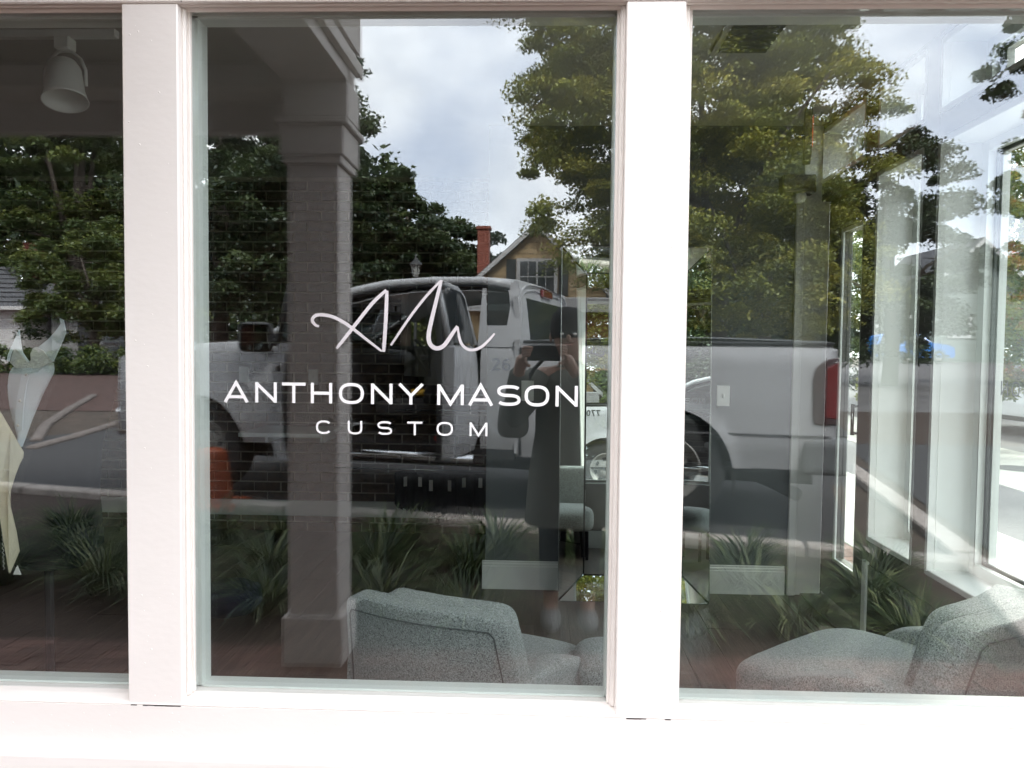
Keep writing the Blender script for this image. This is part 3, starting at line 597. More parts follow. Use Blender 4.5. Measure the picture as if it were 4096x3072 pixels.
# dressed mannequin and cream jacket panel in the left window
SHIRT = mat('pale_blue_shirting', (.72, .80, .85), .85, bump=.15, bs=300, var=.04); CREAM = mat('cream_canvas', (.74, .67, .50), .9, bump=.3, bs=220, var=.06, vs_=30)
mq = thing('mannequin', 'mannequin in a dark jacket and open collared pale blue shirt', 'mannequin', I(-1.60, 2.50, -H), rz=R(-6))
prof = [(.10, .70), (.165, .78), (.155, .95), (.165, 1.10), (.20, 1.24), (.215, 1.33), (.17, 1.405), (.075, 1.44), (.058, 1.50), (0, 1.51)]
MB().lathe(prof, 28, sx=1.12, sy=.62).obj('jacket_body', DARKF, mq, smooth=True)
MB().tube([(0, 0, .02), (0, 0, .75)], .014).obj('stand_pole', BLACK, mq); MB().lathe([(0, .0), (.17, .0), (.17, .012), (.02, .022), (0, .022)], 24).obj('stand_base', BLACK, mq)
def torso_y(x, z):
    r_ = np.interp(z, [p[1] for p in prof[:8]], [p[0] for p in prof[:8]]); q_ = max(0, 1-(x/(r_*1.12))**2); return -r_*.62*math.sqrt(q_)
# V of shirt between the lapels: outlines in the plane of the chest (x, z)
oL = [(.073, 1.364), (.035, 1.360), (.012, 1.352), (-.002, 1.334), (-.008, 1.299), (-.009, 1.267), (-.004, 1.228), (.006, 1.187), (.020, 1.142), (.031, 1.108)]
oR = [(.075, 1.366), (.105, 1.370), (.140, 1.366), (.142, 1.339), (.122, 1.304), (.106, 1.275), (.085, 1.229), (.065, 1.187), (.048, 1.145), (.032, 1.108)]
def vpanel(u, v):
    i = v*(len(oL)-1); j = min(int(i), len(oL)-2); t = i-j
    a_ = Vector(oL[j]).lerp(Vector(oL[j+1]), t); b_ = Vector(oR[j]).lerp(Vector(oR[j+1]), t); p = a_.lerp(b_, u)
    return (p.x, -.152-.012*math.sin(u*math.pi)-.003*math.sin(u*9+v*6)*(1-v), p.y)
vp = MB().grid(vpanel, 18, 26); vb = MB().grid(lambda u, v: tuple(Vector(vpanel(u, v))+Vector((0, .008, 0))), 18, 26); vp.add(vb.v, vb.f)
vp.obj('shirt_front', SHIRT, mq, smooth=True)
def wing(pts, base, th=.0035):
    mb = MB(); f = [(x, base+dy, z) for x, z, dy in pts]; b_ = [(x, base+dy+th, z) for x, z, dy in pts]; n_ = len(f)
    mb.add(f+b_, [tuple(range(n_)), tuple(range(n_, 2*n_))[::-1]]+[(i, (i+1) % n_, n_+(i+1) % n_, n_+i) for i in range(n_)]); return mb
wing([(x, z, 0) for x, z in ((.058, 1.348), (.085, 1.350), (.067, 1.300), (.058, 1.252), (.053, 1.203), (.050, 1.160), (.030, 1.160), (.031, 1.219), (.040, 1.274))], -.168, .004).obj('button_placket', SHIRT, mq, bevel=.001)
for x, z in ((.068, 1.330), (.046, 1.250), (.038, 1.175)): MB().lathe([(0, -.002), (.004, -.0015), (.0045, 0)], 10, (x, -.1685, z), 'y').obj('button', TAGM, mq, smooth=True)
SHIRTIN = mat('shirt_lining_shade', (.66, .66, .65), .85, bump=.15, bs=300)
def bulge(pts, k=.02): cx_ = sum(p[0] for p in pts)/len(pts); return [(x, z, -k*(x-cx_)) for x, z in pts]
wing(bulge([(.099, 1.412), (.144, 1.438), (.177, 1.465), (.194, 1.484), (.189, 1.498), (.202, 1.494), (.211, 1.458), (.186, 1.413), (.158, 1.371), (.137, 1.387), (.121, 1.403)], .25), -.172).obj('collar_wing', SHIRT, mq, bevel=.001)
wing(bulge([(.045, 1.462), (.048, 1.427), (.053, 1.396), (.073, 1.364), (.061, 1.376), (.045, 1.399), (.037, 1.407), (.027, 1.406), (.021, 1.392), (.016, 1.370), (.012, 1.373), (.016, 1.392), (.028, 1.421)], -.25), -.170).obj('collar_wing', SHIRT, mq, bevel=.001)
wing([(x, z, 0) for x, z in ((.083, 1.373), (.082, 1.393), (.090, 1.407), (.099, 1.412), (.121, 1.403), (.137, 1.387), (.158, 1.371), (.107, 1.351), (.064, 1.348), (.073, 1.364))], -.166).obj('collar_band', SHIRTIN, mq, bevel=.001)
wing([(x, z, 0) for x, z in ((.073, 1.364), (.061, 1.376), (.045, 1.399), (.037, 1.407), (.027, 1.404), (.021, 1.392), (.014, 1.366), (.03, 1.35), (.064, 1.348))], -.166).obj('collar_band', SHIRTIN, mq, bevel=.001)
cj = thing('cream_jacket_front', 'cream basted jacket front hanging at the left edge of the left window', 'jacket panel', I(-1.545, 2.28, -H))
cp_ = [(-.14, 1.26), (-.07, 1.247), (-.056, 1.206), (-.037, 1.161), (-.002, 1.098), (-.001, 1.083), (-.008, 1.063), (-.014, 1.031), (-.021, .985), (-.024, .958), (-.020, .86), (-.022, .798), (-.045, .736), (-.050, .755), (-.054, .86), (-.055, .957), (-.059, 1.054), (-.144, 1.053)]
wing([(x, z, .02*math.sin(z*18)) for x, z in cp_], .0, .006).obj('front_panel', CREAM, cj, bevel=.0015)
wing([(x, z, .0) for x, z in ((-.058, 1.050), (-.010, 1.052), (-.018, 1.047), (-.058, 1.044))], -.002, .003).obj('pocket_welt', CREAM, cj)
zz = MB(); ribbon(zz, [(-.0565+.003*(-1)**i+.00012*i, 1.03-i*.0066) for i in range(44)], .0011, lambda x, z, d: (x, -.0012-d, z), .0006); zz.obj('zigzag_stitch', TAGM, cj)
ps = thing('pocket_square', 'tiny white triangle of folded cloth below the cream jacket front', 'pocket square', I(-1.565, 2.29, -H+.730))
MB().prism([(-.012, 0), (.012, 0), (.001, .027)], lambda x, z: (x, 0, z), lambda x, z: (x, .004, z)).obj('folded_cloth', TAGM, ps)

# ---------------------------------------------------------------- ground outside (Z is the distance by way of the glass)
def gz(Z):
    return float(np.interp(Z, [-300, 3.2, 3.68, 5.1, 9, 60, 400], [-1.43, -1.43, -1.425, -1.26, -1.222, -.30, -.30]))
def sheet(name, m, rows, lift, kind='structure', bumpy=0, nx=1):   # rows: (Z, Xleft, Xright)
    mb = MB(); n_ = len(rows)
    for i in range(n_-1):
        for j in range(nx):
            def p(r_, t): X = r_[1]+(r_[2]-r_[1])*t; return O(X, r_[0], gz(r_[0])+lift)
            mb.add([p(rows[i], j/nx), p(rows[i], (j+1)/nx), p(rows[i+1], (j+1)/nx), p(rows[i+1], j/nx)], [(0, 1, 2, 3)])
    return mb.obj(name, m, kind=kind)
def zrows(z0, z1, xl, xr, extra=(3.2, 3.68, 5.1, 9, 20, 40, 60)):
    zz_ = sorted({z0, z1} | {z for z in extra if z0 < z < z1}); f = lambda v, z: v(z) if callable(v) else v
    return [(z, f(xl, z), f(xr, z)) for z in zz_]
sheet('ground', EARTH, [(z, -400, 400) for z in (-300, -60, 1.7, 3.2, 3.68, 5.1, 9, 20, 40, 60, 400)], -.012)
CL = lambda X: 5.35-.24*X                    # near edge of the curb in front of the truck
# mulch bed, curb and parking asphalt run askew to the facade
def askew(name, m, f0, f1, xs, l0, l1=None, kind='structure'):
    mb = MB()
    for a, b in zip(xs[:-1], xs[1:]):
        pa = [O(a, f0(a), gz(f0(a))+l0), O(b, f0(b), gz(f0(b))+l0), O(b, f1(b), gz(f1(b))+l0), O(a, f1(a), gz(f1(a))+l0)]
        mb.add(pa, [(0, 1, 2, 3)])
    return mb.obj(name, m, kind=kind)
xs = list(np.linspace(-14, 2.35, 24))
askew('planting_bed', MULCH, lambda X: 3.66, lambda X: min(CL(X), 5.1), xs, .004)
askew('planting_bed', MULCH, lambda X: min(CL(X), 5.1), CL, xs, .004)
askew('parking_lot', ASPH, lambda X: CL(X)+.16, lambda X: float(np.interp(X, [-14, -6.6, -6.0, -5.0, 3.5], [9.2, 9.0, 13.2, 13.5, 10.6])), list(np.linspace(-14, 3.5, 24)), -.004)
sheet('parking_lot', ASPH, zrows(1.9, 10.6, lambda z: 2.62+(z-3.7)*.20 if z > 3.7 else 2.62, 24), -.004)
sheet('road', ROADM, zrows(15.3, 58, 3.2, 60), -.002); sheet('road', mat('red_clay_road', (.16, .10, .095), .9, c2=(.22, .14, .13), vs_=2), zrows(27, 40, -60, 3.2), -.002)
sheet('mulch_strip', MULCH, zrows(10.6, 15.3, 3.2, 30), -.001); sheet('mulch_strip', mat('brown_bark', (.05, .026, .02), .95, c2=(.10, .055, .045), vs_=6, bump=1, bs=8), zrows(13.5, 27, -60, 3.2), -.003)
sheet('lawn', mat('lawn_green', (.03, .05, .015), .95, c2=(.05, .075, .022), vs_=4, bump=.8, bs=40), zrows(40, 60, -60, 3.2), .004)
def curb_piece(mb, p, q, w0, h0, drop=.1):      # box between two ground points (X,Z)
    P0, P1 = O(p[0], p[1], gz(p[1])), O(q[0], q[1], gz(q[1])); d = (P1-P0); n_ = Vector((-d.y, d.x, 0)).normalized()*w0/2
    up = Vector((0, 0, h0)); dn = Vector((0, 0, -drop))
    mb.hexa([P0-n_+dn, P1-n_+dn, P1+n_+dn, P0+n_+dn, P0-n_+up, P1-n_+up, P1+n_+up, P0+n_+up]); return mb
cb = askew('curb', CURB, CL, lambda X: CL(X)+.16, xs, -.002)
xx = -13.9
while xx < 2.3:
    x2 = xx+1.18; curb_piece(MB(), (xx, CL(xx)+.08), (x2, CL(x2)+.08), .16, .06).obj('curb_stone', CURB, cb, bevel=.012); xx += 1.2
for (p, q) in (((2.42, 3.75), (2.66, 4.95)), ((2.67, 5.0), (2.88, 6.2)), ((2.89, 6.25), (3.10, 7.45)), ((3.11, 7.5), (3.36, 8.9))):
    curb_piece(MB(), p, q, .17, .05).obj('curb_stone', CURB, cb, bevel=.012)
for path in ([(-5.9, 8.9), (-6.05, 10.0), (-6.3, 11.4), (-6.55, 13.0), (-6.6, 14.6)], [(-6.3, 9.6), (-7.2, 11.2), (-8.3, 13.6), (-9.6, 16.6)]):
    for p, q in zip(path[:-1], path[1:]): curb_piece(MB(), p, q, .14, .045).obj('curb_stone', CURBD, cb, bevel=.02)
# brick paving on the porch: rows of single pavers
pvb = sheet('porch_floor', SAND, [(1.80, -6.2, 2.3), (3.66, -6.2, 2.3)], .002)
pl, pww = .198, .098; pm = MB().box(0, pl, 0, pww, 0, .010).mesh('paver', PAVER, bevel=.003); pr = MB(); n_p = 0
cells = []
for r_ in range(18):
    Zr = 3.655-r_*.1
    x = -3.3+(.1 if r_ % 2 else 0)
    while x < 2.1: cells.append((Zr, x)); x += .2
for i, (Zr, x) in enumerate(cells):
    if i < 290: inst('paver', pm, pvb, (x, D-Zr, -.008+random.uniform(-.0015, .0015)), (random.uniform(-.01, .01), random.uniform(-.008, .008), random.uniform(-.01, .01)))
    else: pr.box(x, x+pl, D-Zr, D-Zr+pww, -.008, .002)
pr.obj('paver_field', PAVER, pvb, kind='stuff')
# street side, seen straight through the side windows
def flat(name, m, x0, x1, y0, y1, z): return structure(MB().box(x0, x1, y0, y1, z-.02, z), name, m)
side_pav = flat('brick_path', SAND, 1.89, 2.3, -.2, 5.6, -.008)
for i in range(56):
    MB().box(1.895+(i % 2)*.2, 1.895+(i % 2)*.2+.196, 1.6+(i//2)*.1, 1.6+(i//2)*.1+.097, -.007, .001+random.uniform(0, .002)).obj('paver', PAVER, side_pav)
for i in range(14): structure(MB().box(2.305, 3.68, -.3+i*1.5, 1.193+i*1.5, -.05, .003), 'sidewalk', CONC, bevel=.006)
flat('street', ROADM, 3.69, 5.04, -2, 40, -.004)
for i in range(14): structure(MB().box(5.05, 7.04, -.3+i*2.4, 2.09+i*2.4, -.05, .004), 'sidewalk', CONC, bevel=.006)
flat('street', ROADM, 7.05, 60, -2, 80, -.006)
mhc = thing('manhole_cover', 'round iron manhole cover set in the pale concrete strip', 'manhole cover', (6.0, 8.2, .005))
MB().lathe([(0, .004), (.26, .004), (.27, 0), (.31, 0)], 28).obj('iron_lid', mat('cast_iron', (.12, .115, .11), .8, bump=.8, bs=30), mhc)

# ---------------------------------------------------------------- porch
po = thing('porch', 'taupe porch with square column, beams and ceiling in front of the shop', 'porch')
cx0, cx1, cz0, cz1 = -1.118, -.893, 3.44, 3.67
def ob(mb, x0, x1, z0_, z1_, h0, h1): return mb.box(x0, x1, D-z1_, D-z0_, H+h0, H+h1)
ob(MB(), cx0, cx1, cz0, cz1, -1.3, .80).obj('column', PORCH, po, bevel=.004)
ob(MB(), cx0-.022, cx1+.022, cz0-.022, cz1+.022, -1.424, -1.20).obj('column_base', PORCH, po, bevel=.004)
ob(MB(), cx0-.018, cx1+.018, cz0-.02, cz1+.02, .80, .835).obj('capital', PORCH, po, bevel=.004)
ob(MB(), cx0-.028, cx1+.028, cz0-.03, cz1+.03, .835, .965).obj('capital', PORCH, po, bevel=.004)
ob(MB(), cx0-.040, cx1+.050, cz0-.055, cz1+.05, .965, .99).obj('capital', PORCH, po, bevel=.004)
BX0, BX1 = -1.127, -.842
ob(MB(), BX0, BX1, 1.90, 3.40, 1.145, 1.40).obj('beam', PORCH, po, bevel=.003)
ob(MB(), BX0-.0, BX1, 3.39, 3.60, .99, 1.145).obj('beam_block', PORCH, po, bevel=.003)
ob(MB(), BX1+.001, BX1+.03, 1.90, 3.55, 1.20, 1.255).obj('trim_board', PORCH, po, bevel=.003)
ob(MB(), BX1+.001, BX1+.02, 1.90, 3.55, 1.30, 1.8).obj('trim_board', PORCH, po)
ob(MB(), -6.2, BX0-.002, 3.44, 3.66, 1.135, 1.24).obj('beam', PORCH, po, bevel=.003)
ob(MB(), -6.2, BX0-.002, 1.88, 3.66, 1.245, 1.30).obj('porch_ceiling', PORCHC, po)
ob(MB(), -6.2, -.893, 3.665, 3.74, 1.0, 2.6).obj('frieze_board', PORCH, po, bevel=.003)
ob(MB(), -6.2, -.915, 3.70, 3.80, 1.45, 3.6).obj('gable_board', PORCH, po)
ob(MB(), -6.2, -.95, 1.90, 3.70, 1.85, 2.0).obj('porch_roof', ROOFG, po)

# ---------------------------------------------------------------- pickup truck (local: x back along the body, y = 0 near side, z up)
TR = math.atan(.24)
tk = thing('pickup_truck', 'white extended cab pickup truck with its near side doors standing open', 'pickup truck', O(0, 5.75, -1.22), rz=TR)
TW = 2.0
def sec(h):      # bulge of the body side by height
    return float(np.interp(h, [.30, .42, .60, .85, 1.02, 1.16, 1.22, 1.27, 1.30], [-.075, -.05, -.005, .0, -.012, -.02, -.035, -.065, -.12]))
def skin(a0, a1, bot, top, n=30, nv=12, th=.03, off=0, name='panel', m=None, parent=None, sides=(0, 1), bul=None):
    for sd in sides:
        mb = MB()
        def f(u, v, dy=0):
            a = a0+(a1-a0)*u; b0 = bot(a) if callable(bot) else bot; t0 = top(a) if callable(top) else top; h = b0+(t0-b0)*v
            y = sec(h)+off+dy+(bul(a, h) if bul else 0); return (a, y if sd == 0 else -TW-y, h)
        g1 = MB().grid(lambda u, v: f(u, v), n, nv); g2 = MB().grid(lambda u, v: f(u, v, -th), n, nv); mb.add(g1.v, g1.f); mb.add(g2.v, g2.f)
        for fn in (lambda u, v: f(0, v, -th*u), lambda u, v: f(1, v, -th*u)): g = MB().grid(fn, 1, nv); mb.add(g.v, g.f)
        for fn in (lambda u, v: f(u, 0, -th*v), lambda u, v: f(u, 1, -th*v)): g = MB().grid(fn, n, 1); mb.add(g.v, g.f)
        o = mb.obj(name, m or TRUCKW, parent or tk, smooth=True)
        o.modifiers.new('e', 'EDGE_SPLIT').split_angle = R(40)
WR, WF, AR = .92, -2.93, .435
def archf(c, base): return lambda a: max(base, (.39+math.sqrt(max(0, AR**2-(a-c)**2))) if abs(a-c) < AR else base)
flare = lambda c: (lambda a, h: .022*math.exp(-((math.hypot(a-c, h-.39)-AR)/.05)**2))
skin(-.165, 1.985, archf(WR, .42), lambda a: 1.262+.012*max(0, a-1), 90, 14, name='bed_side', bul=flare(WR))
skin(-3.72, -2.16, archf(WF, .44), lambda a: float(np.interp(a, [-3.72, -3.55, -3.25, -2.16], [1.12, 1.19, 1.23, 1.29])), 80, 14, name='front_fender', bul=flare(WF))
skin(-2.15, -.47, .36, .475, 20, 4, name='rocker_panel', off=-.02)
skin(-.47, -.172, .42, 1.27, 10, 12, name='cab_corner')
skin(-2.15, -.48, .47, 1.25, 20, 10, name='door_skin_far', sides=(1,))
# wheel wells
for c in (WR, WF):
    for y0_, y1_ in ((-.06, -.40), (-TW+.06, -TW+.40)):
        w_ = MB().grid(lambda u, v: (c-AR*1.01*math.cos(math.pi*u), y0_+(y1_-y0_)*v, .39+AR*1.01*math.sin(math.pi*u)), 20, 1)
        w_.box(c-.44, c+.44, min(y0_, y1_)+.0, min(y0_, y1_)+.01 if y0_ > -1 else min(y0_, y1_)+.01, .3, .8); w_.obj('wheel_well', BLACK, tk)
def wheel(c, y, s):
    wd = thing('x', 'x', 'x') if False else None
    ty = MB().lathe([(.215, -.11*s), (.30, -.125*s), (.365, -.115*s), (.388, -.085*s), (.392, 0), (.388, .085*s), (.365, .115*s), (.30, .125*s), (.215, .11*s)], 48, (c, y, .39), 'y').obj('tyre', RUBBER, tk, smooth=True)
    rim = MB().lathe([(.222, .10*s), (.228, .115*s), (.212, .112*s), (.200, .085*s), (.185, .070*s), (.120, .062*s), (.098, .075*s), (.085, .082*s), (0, .082*s)], 48, (c, y, .39), 'y').obj('rim', STEEL, ty, smooth=True)
    for k_ in range(8):
        an = 2*math.pi*k_/8+.2; ca, sa = math.cos(an), math.sin(an); q_ = MB()
        pts = [(-.020, .132), (.020, .132), (.028, .145), (.030, .160), (.022, .170), (-.022, .170), (-.030, .160), (-.028, .145)]
        q_.prism(pts, lambda t, r_: (c+r_*ca-t*sa, y+s*.060, .39+r_*sa+t*ca), lambda t, r_: (c+r_*ca-t*sa, y+s*(.0715), .39+r_*sa+t*ca)); q_.obj('wheel_slot', BLACK, ty)
    cap = MB(); np_ = 72; prof_ = [(.078+.006*math.copysign(1, math.sin(3*2*math.pi*i/np_*2)), 2*math.pi*i/np_) for i in range(np_)]
    cap.prism([(r_*math.cos(t), r_*math.sin(t)) for r_, t in prof_], lambda x, z: (c+x, y+s*.082, .39+z), lambda x, z: (c+x, y+s*.105, .39+z)); cap.obj('hub_cap', STEEL, ty, bevel=.003)
    MB().prism([(-.036, -.008), (-.012, -.008), (-.010, -.014), (.010, -.014), (.012, -.008), (.036, -.008), (.040, .008), (.014, .008), (.012, .014), (-.008, .014), (-.010, .008), (-.032, .008)], lambda x, z: (c+x, y+s*.105, .39+z), lambda x, z: (c+x, y+s*.109, .39+z)).obj('wheel_emblem', CHROME, ty)
for c in (WR, WF): wheel(c, -.165, 1); wheel(c, -TW+.165, -1)
# hood, nose, grille, headlights, bumpers
MB().grid(lambda u, v: (-3.56+1.42*u, -.10-(TW-.20)*v, 1.19+.085*math.sin(min(1, u*1.3)*math.pi/2)*1.0+.03*math.sin(math.pi*v)), 20, 16).grid(lambda u, v: (-3.56-.10*math.sin(u*math.pi/2), -.08-(TW-.16)*v, 1.19-.16*(1-math.cos(u*math.pi/2))), 8, 12).obj('hood', TRUCKW, tk, smooth=True)
MB().box(-3.68, -3.55, -TW+.12, -.12, .72, 1.03).obj('grille', TRIMB, tk, bevel=.02)
for j in range(3): MB().box(-3.70, -3.66, -TW+.5, -.5, .77+.08*j, .79+.08*j).obj('grille_bar', CHROME, tk)
for y in (-.30, -TW+.30): MB().box(-3.695, -3.50, y-.19, y+.215 if y > -1 else y+.19, .80, 1.06).obj('headlight', CLEARL, tk, bevel=.03, seg=3)
MB().box(-3.80, -3.58, -TW+.03, -.03, .44, .70).obj('front_bumper', CHROME, tk, bevel=.05, seg=3)
MB().box(-3.5, 1.9, -TW+.25, -.25, .30, .42).obj('chassis', BLACK, tk)
# cab: roof, pillars, glass, back wall
ins = .15
roof = [(-1.78, 1.60), (-1.60, 1.69), (-1.40, 1.735), (-1.1, 1.775), (-.8, 1.79), (-.5, 1.785), (-.30, 1.765), (-.20, 1.72)]
def rf(u, v):
    a = roof[0][0]+(roof[-1][0]-roof[0][0])*u; h = float(np.interp(a, [p[0] for p in roof], [p[1] for p in roof]))
    t = abs(2*v-1); return (a, -ins-(TW-2*ins)*v, h-.075*t**7+.02*(1-t*t))
g1 = MB().grid(rf, 24, 20); g2 = MB().grid(lambda u, v: tuple(Vector(rf(u, v))-Vector((0, 0, .045))), 24, 20); g1.add(g2.v, g2.f); g1.obj('cab_roof', TRUCKW, tk, smooth=True)
for sd in (0, 1):
    Yf = (lambda y: y) if sd == 0 else (lambda y: -TW-y)
    # side rail of the roof, A pillar down to the cowl, rear pillar
    pts = [(-2.42, Yf(-.06), 1.24), (-2.2, Yf(-.085), 1.36), (-1.95, Yf(-.115), 1.50), (-1.75, Yf(-.14), 1.60), (-1.55, Yf(-.15), 1.675), (-1.3, Yf(-.155), 1.72), (-.9, Yf(-.155), 1.745), (-.5, Yf(-.155), 1.74), (-.28, Yf(-.155), 1.71)]
    MB().tube(pts, [.03, .032, .034, .036, .037, .036, .034, .034, .036], 10).obj('roof_rail', TRUCKW, tk, smooth=True)
    MB().tube([(p[0], p[1]+(.0 if sd else 0), p[2]-.038) for p in pts], .016, 8).obj('door_seal', TRIMB, tk, smooth=True)
    # rear side pillar with the small quarter window
    q_ = MB(); ya, yb2 = Yf(-.045), Yf(-.075)
    def lean(h): return Yf(-.03-.13*(h-1.2)/.55)
    Pq = [(-.47, 1.24), (-.17, 1.24), (-.175, 1.5), (-.20, 1.68), (-.28, 1.73), (-.50, 1.74), (-.485, 1.70), (-.40, 1.71), (-.31, 1.695), (-.275, 1.60), (-.285, 1.44), (-.33, 1.40), (-.40, 1.50), (-.445, 1.62), (-.485, 1.70), (-.50, 1.74)]
    outer = [(-.50, 1.24), (-.17, 1.24), (-.175, 1.5), (-.205, 1.68), (-.29, 1.74), (-.50, 1.745)]
    hole = [(-.445, 1.40), (-.285, 1.40), (-.27, 1.55), (-.29, 1.66), (-.33, 1.69), (-.47, 1.69)]
    nn_ = 6
    for k_ in range(nn_):
        o1_, o2_, h1_, h2_ = outer[k_], outer[(k_+1) % nn_], hole[k_], hole[(k_+1) % nn_]
        s_ = 1 if sd == 0 else -1
        q_.hexa([(o1_[0], lean(o1_[1]), o1_[1]), (o2_[0], lean(o2_[1]), o2_[1]), (h2_[0], lean(h2_[1]), h2_[1]), (h1_[0], lean(h1_[1]), h1_[1]),
                 (o1_[0], lean(o1_[1])-s_*.04, o1_[1]), (o2_[0], lean(o2_[1])-s_*.04, o2_[1]), (h2_[0], lean(h2_[1])-s_*.04, h2_[1]), (h1_[0], lean(h1_[1])-s_*.04, h1_[1])])
    q_.obj('rear_pillar', TRUCKW, tk)
    s_ = 1 if sd == 0 else -1
    MB().prism(hole, lambda a, h: (a, lean(h)-s_*.015, h), lambda a, h: (a, lean(h)-s_*.02, h)).obj('quarter_window', CARGL, tk)
# windscreen and dash
ws = MB(); P8 = [(-2.40, -.10, 1.25), (-2.40, -TW+.10, 1.25), (-1.72, -TW+.20, 1.64), (-1.72, -.20, 1.64)]
ws.hexa(P8+[(p[0]+.006, p[1], p[2]-.01) for p in P8]).obj('windscreen', CARGL, tk)
MB().prism([(-2.42, .5), (-1.75, .62), (-1.72, 1.1), (-1.85, 1.20), (-2.40, 1.23)], lambda a, h: (a, -.10, h), lambda a, h: (a, -TW+.10, h)).obj('dashboard', DARKIN, tk, bevel=.03)
MB().box(-2.15, -.20, -TW+.06, -.03, .40, .475).obj('cab_floor', DARKIN, tk)
st = MB().tube([(-1.52+.02*math.cos(t)-.10*math.sin(t), -1.48+.18*math.cos(t), 1.14+.17*math.sin(t)) for t in np.linspace(0, 2*math.pi, 25)], .014, 8)
st.tube([(-1.52, -1.48, 1.14), (-1.78, -1.48, 1.02)], .03, 8).box(-1.545, -1.50, -1.50-.14, -1.46+.12, 1.12, 1.16).obj('steering_wheel', TRIMB, tk, smooth=True)
for yc in (-.50, -1.48):
    sb = superbox(.52, .50, .16, .4, 12).xf(Matrix.Translation((-1.22, yc, .72))).obj('seat', DARKIN, tk, smooth=True)
    superbox(.14, .48, .62, .4, 12).xf(Matrix.Translation((-.93, yc, 1.03)) @ Matrix.Rotation(R(14), 4, 'Y')).obj('seat_back', DARKIN, sb, smooth=True)
    superbox(.10, .26, .17, .5, 10).xf(Matrix.Translation((-.83, yc, 1.43))).obj('headrest', DARKIN, sb, smooth=True)
superbox(.2, 1.5, .5, .4, 12).xf(Matrix.Translation((-.34, -1.0, .82))).obj('rear_bench', DARKIN, tk, smooth=True)
MB().tube([(-1.55, -.9, 1.60), (-1.55, -.9, 1.52)], .01).box(-1.57, -1.545, -1.02, -.78, 1.47, 1.54).obj('rear_view_mirror', TRIMB, tk)
# far side inner trim with a window opening
fi = MB(); fi.box(-2.1, -.5, -TW+.03, -TW+.09, .47, 1.22); fi.box(-1.42, -1.36, -TW+.10, -TW+.17, 1.22, 1.72); fi.box(-.52, -.45, -TW+.10, -TW+.17, 1.22, 1.72); fi.obj('far_door_trim', DARKIN, tk)
# cab back wall with window and stop lamp
def back(yv, h): return (-.165-.0-.055*max(0, (h-1.25))/.5, yv, h)
bkw = MB(); wy0, wy1, wh0, wh1 = -.34, -TW+.34, 1.30, 1.62
for (y0_, y1_, h0_, h1_) in ((-.02, -TW+.02, .45, wh0), (-.15, -TW+.15, wh1, 1.74), (-.09, wy0, wh0, wh1), (wy1, -TW+.09, wh0, wh1)):
    bkw.hexa([back(y0_, h0_), back(y1_, h0_), back(y1_, h1_), back(y0_, h1_)]+[tuple(Vector(back(a_, b_))+Vector((-.04, 0, 0))) for a_, b_ in ((y0_, h0_), (y1_, h0_), (y1_, h1_), (y0_, h1_))])
bkw.obj('cab_back', TRUCKW, tk)
MB().hexa([back(wy0, wh0), back(wy1, wh0), back(wy1, wh1), back(wy0, wh1)]+[tuple(Vector(back(a_, b_))+Vector((-.012, 0, 0))) for a_, b_ in ((wy0, wh0), (wy1, wh0), (wy1, wh1), (wy0, wh1))]).xf(Matrix.Translation((.004, 0, 0))).obj('rear_window', HGL, tk)
MB().box(-.225, -.195, -1.18, -.82, 1.66, 1.725).xf(Matrix.Translation((.01, 0, 0))).obj('stop_lamp', REDL, tk, bevel=.01, seg=2)
# load bed
bd = MB(); bd.box(-.14, 1.9, -TW+.1, -.1, .55, .60); bd.box(-.14, -.10, -TW+.06, -.06, .55, 1.24); bd.obj('bed_floor', BLACK, tk)
MB().box(1.955, 2.02, -TW+.09, -.09, .52, 1.25).obj('tailgate', TRUCKW, tk, bevel=.015, seg=2)
MB().grid(lambda u, v: (-.12+2.12*u, -.07-(TW-.14)*v, 1.285+.03*math.sin(math.pi*min(1, u*1.0))+.025*math.sin(math.pi*v)), 16, 12).obj('bed_cover', mat('grey_vinyl_cover', (.10, .105, .12), .35), tk, smooth=True)
for y in (-.045, -TW+.0): MB().box(-.15, 1.99, y-.05 if y > -1 else y+.0, y if y > -1 else y+.05, 1.268, 1.292).obj('bed_rail_cap', TRIMB, tk, bevel=.006)
# tail lamps: wrap round the rear corner
for sd in (0, 1):
    Yf = (lambda y: y) if sd == 0 else (lambda y: -TW-y)
    out_ = [(1.872, .75), (1.86, .80), (1.858, 1.05), (1.885, 1.13), (1.95, 1.175), (2.024, 1.195), (2.024, .74), (1.90, .735)]
    MB().prism(out_, lambda a, h: (a, Yf(sec(h)+.012), h), lambda a, h: (a, Yf(sec(h)-.10), h)).obj('tail_lamp', mat('smoked_lens', (.045, .02, .022), .12, coat=1), tk, bevel=.012, seg=2)
    inn = [(1.945, .79), (1.945, 1.12), (2.02, 1.16), (2.026, 1.16), (2.026, .78)]
    MB().prism(inn, lambda a, h: (a, Yf(sec(h)+.0145), h), lambda a, h: (a, Yf(sec(h)-.02), h)).obj('tail_lamp_core', REDL, tk, bevel=.006)
MB().box(1.80, 2.14, -TW-.005, .015, .40, .64).obj('rear_bumper', mat('bumper_grey', (.10, .105, .11), .5), tk, bevel=.045, seg=3)
MB().box(1.86, 2.155, -TW+.2, -.2, .645, .652).obj('bumper_step', TRIMB, tk)
MB().tube([(.9, -.55, .40), (1.35, -.5, .38), (1.62, -.30, .30), (1.80, -.16, .235)], .045, 10).obj('exhaust_pipe', TRIMB, tk, smooth=True)
MB().box(1.36, 1.38, -.30, -.05, .22, .44).obj('mud_flap', RUBBER, tk)
MB().tube([(-2.12, .03, .405), (-.50, .03, .405)], .038, 10).obj('side_step', CHROME, tk, smooth=True)
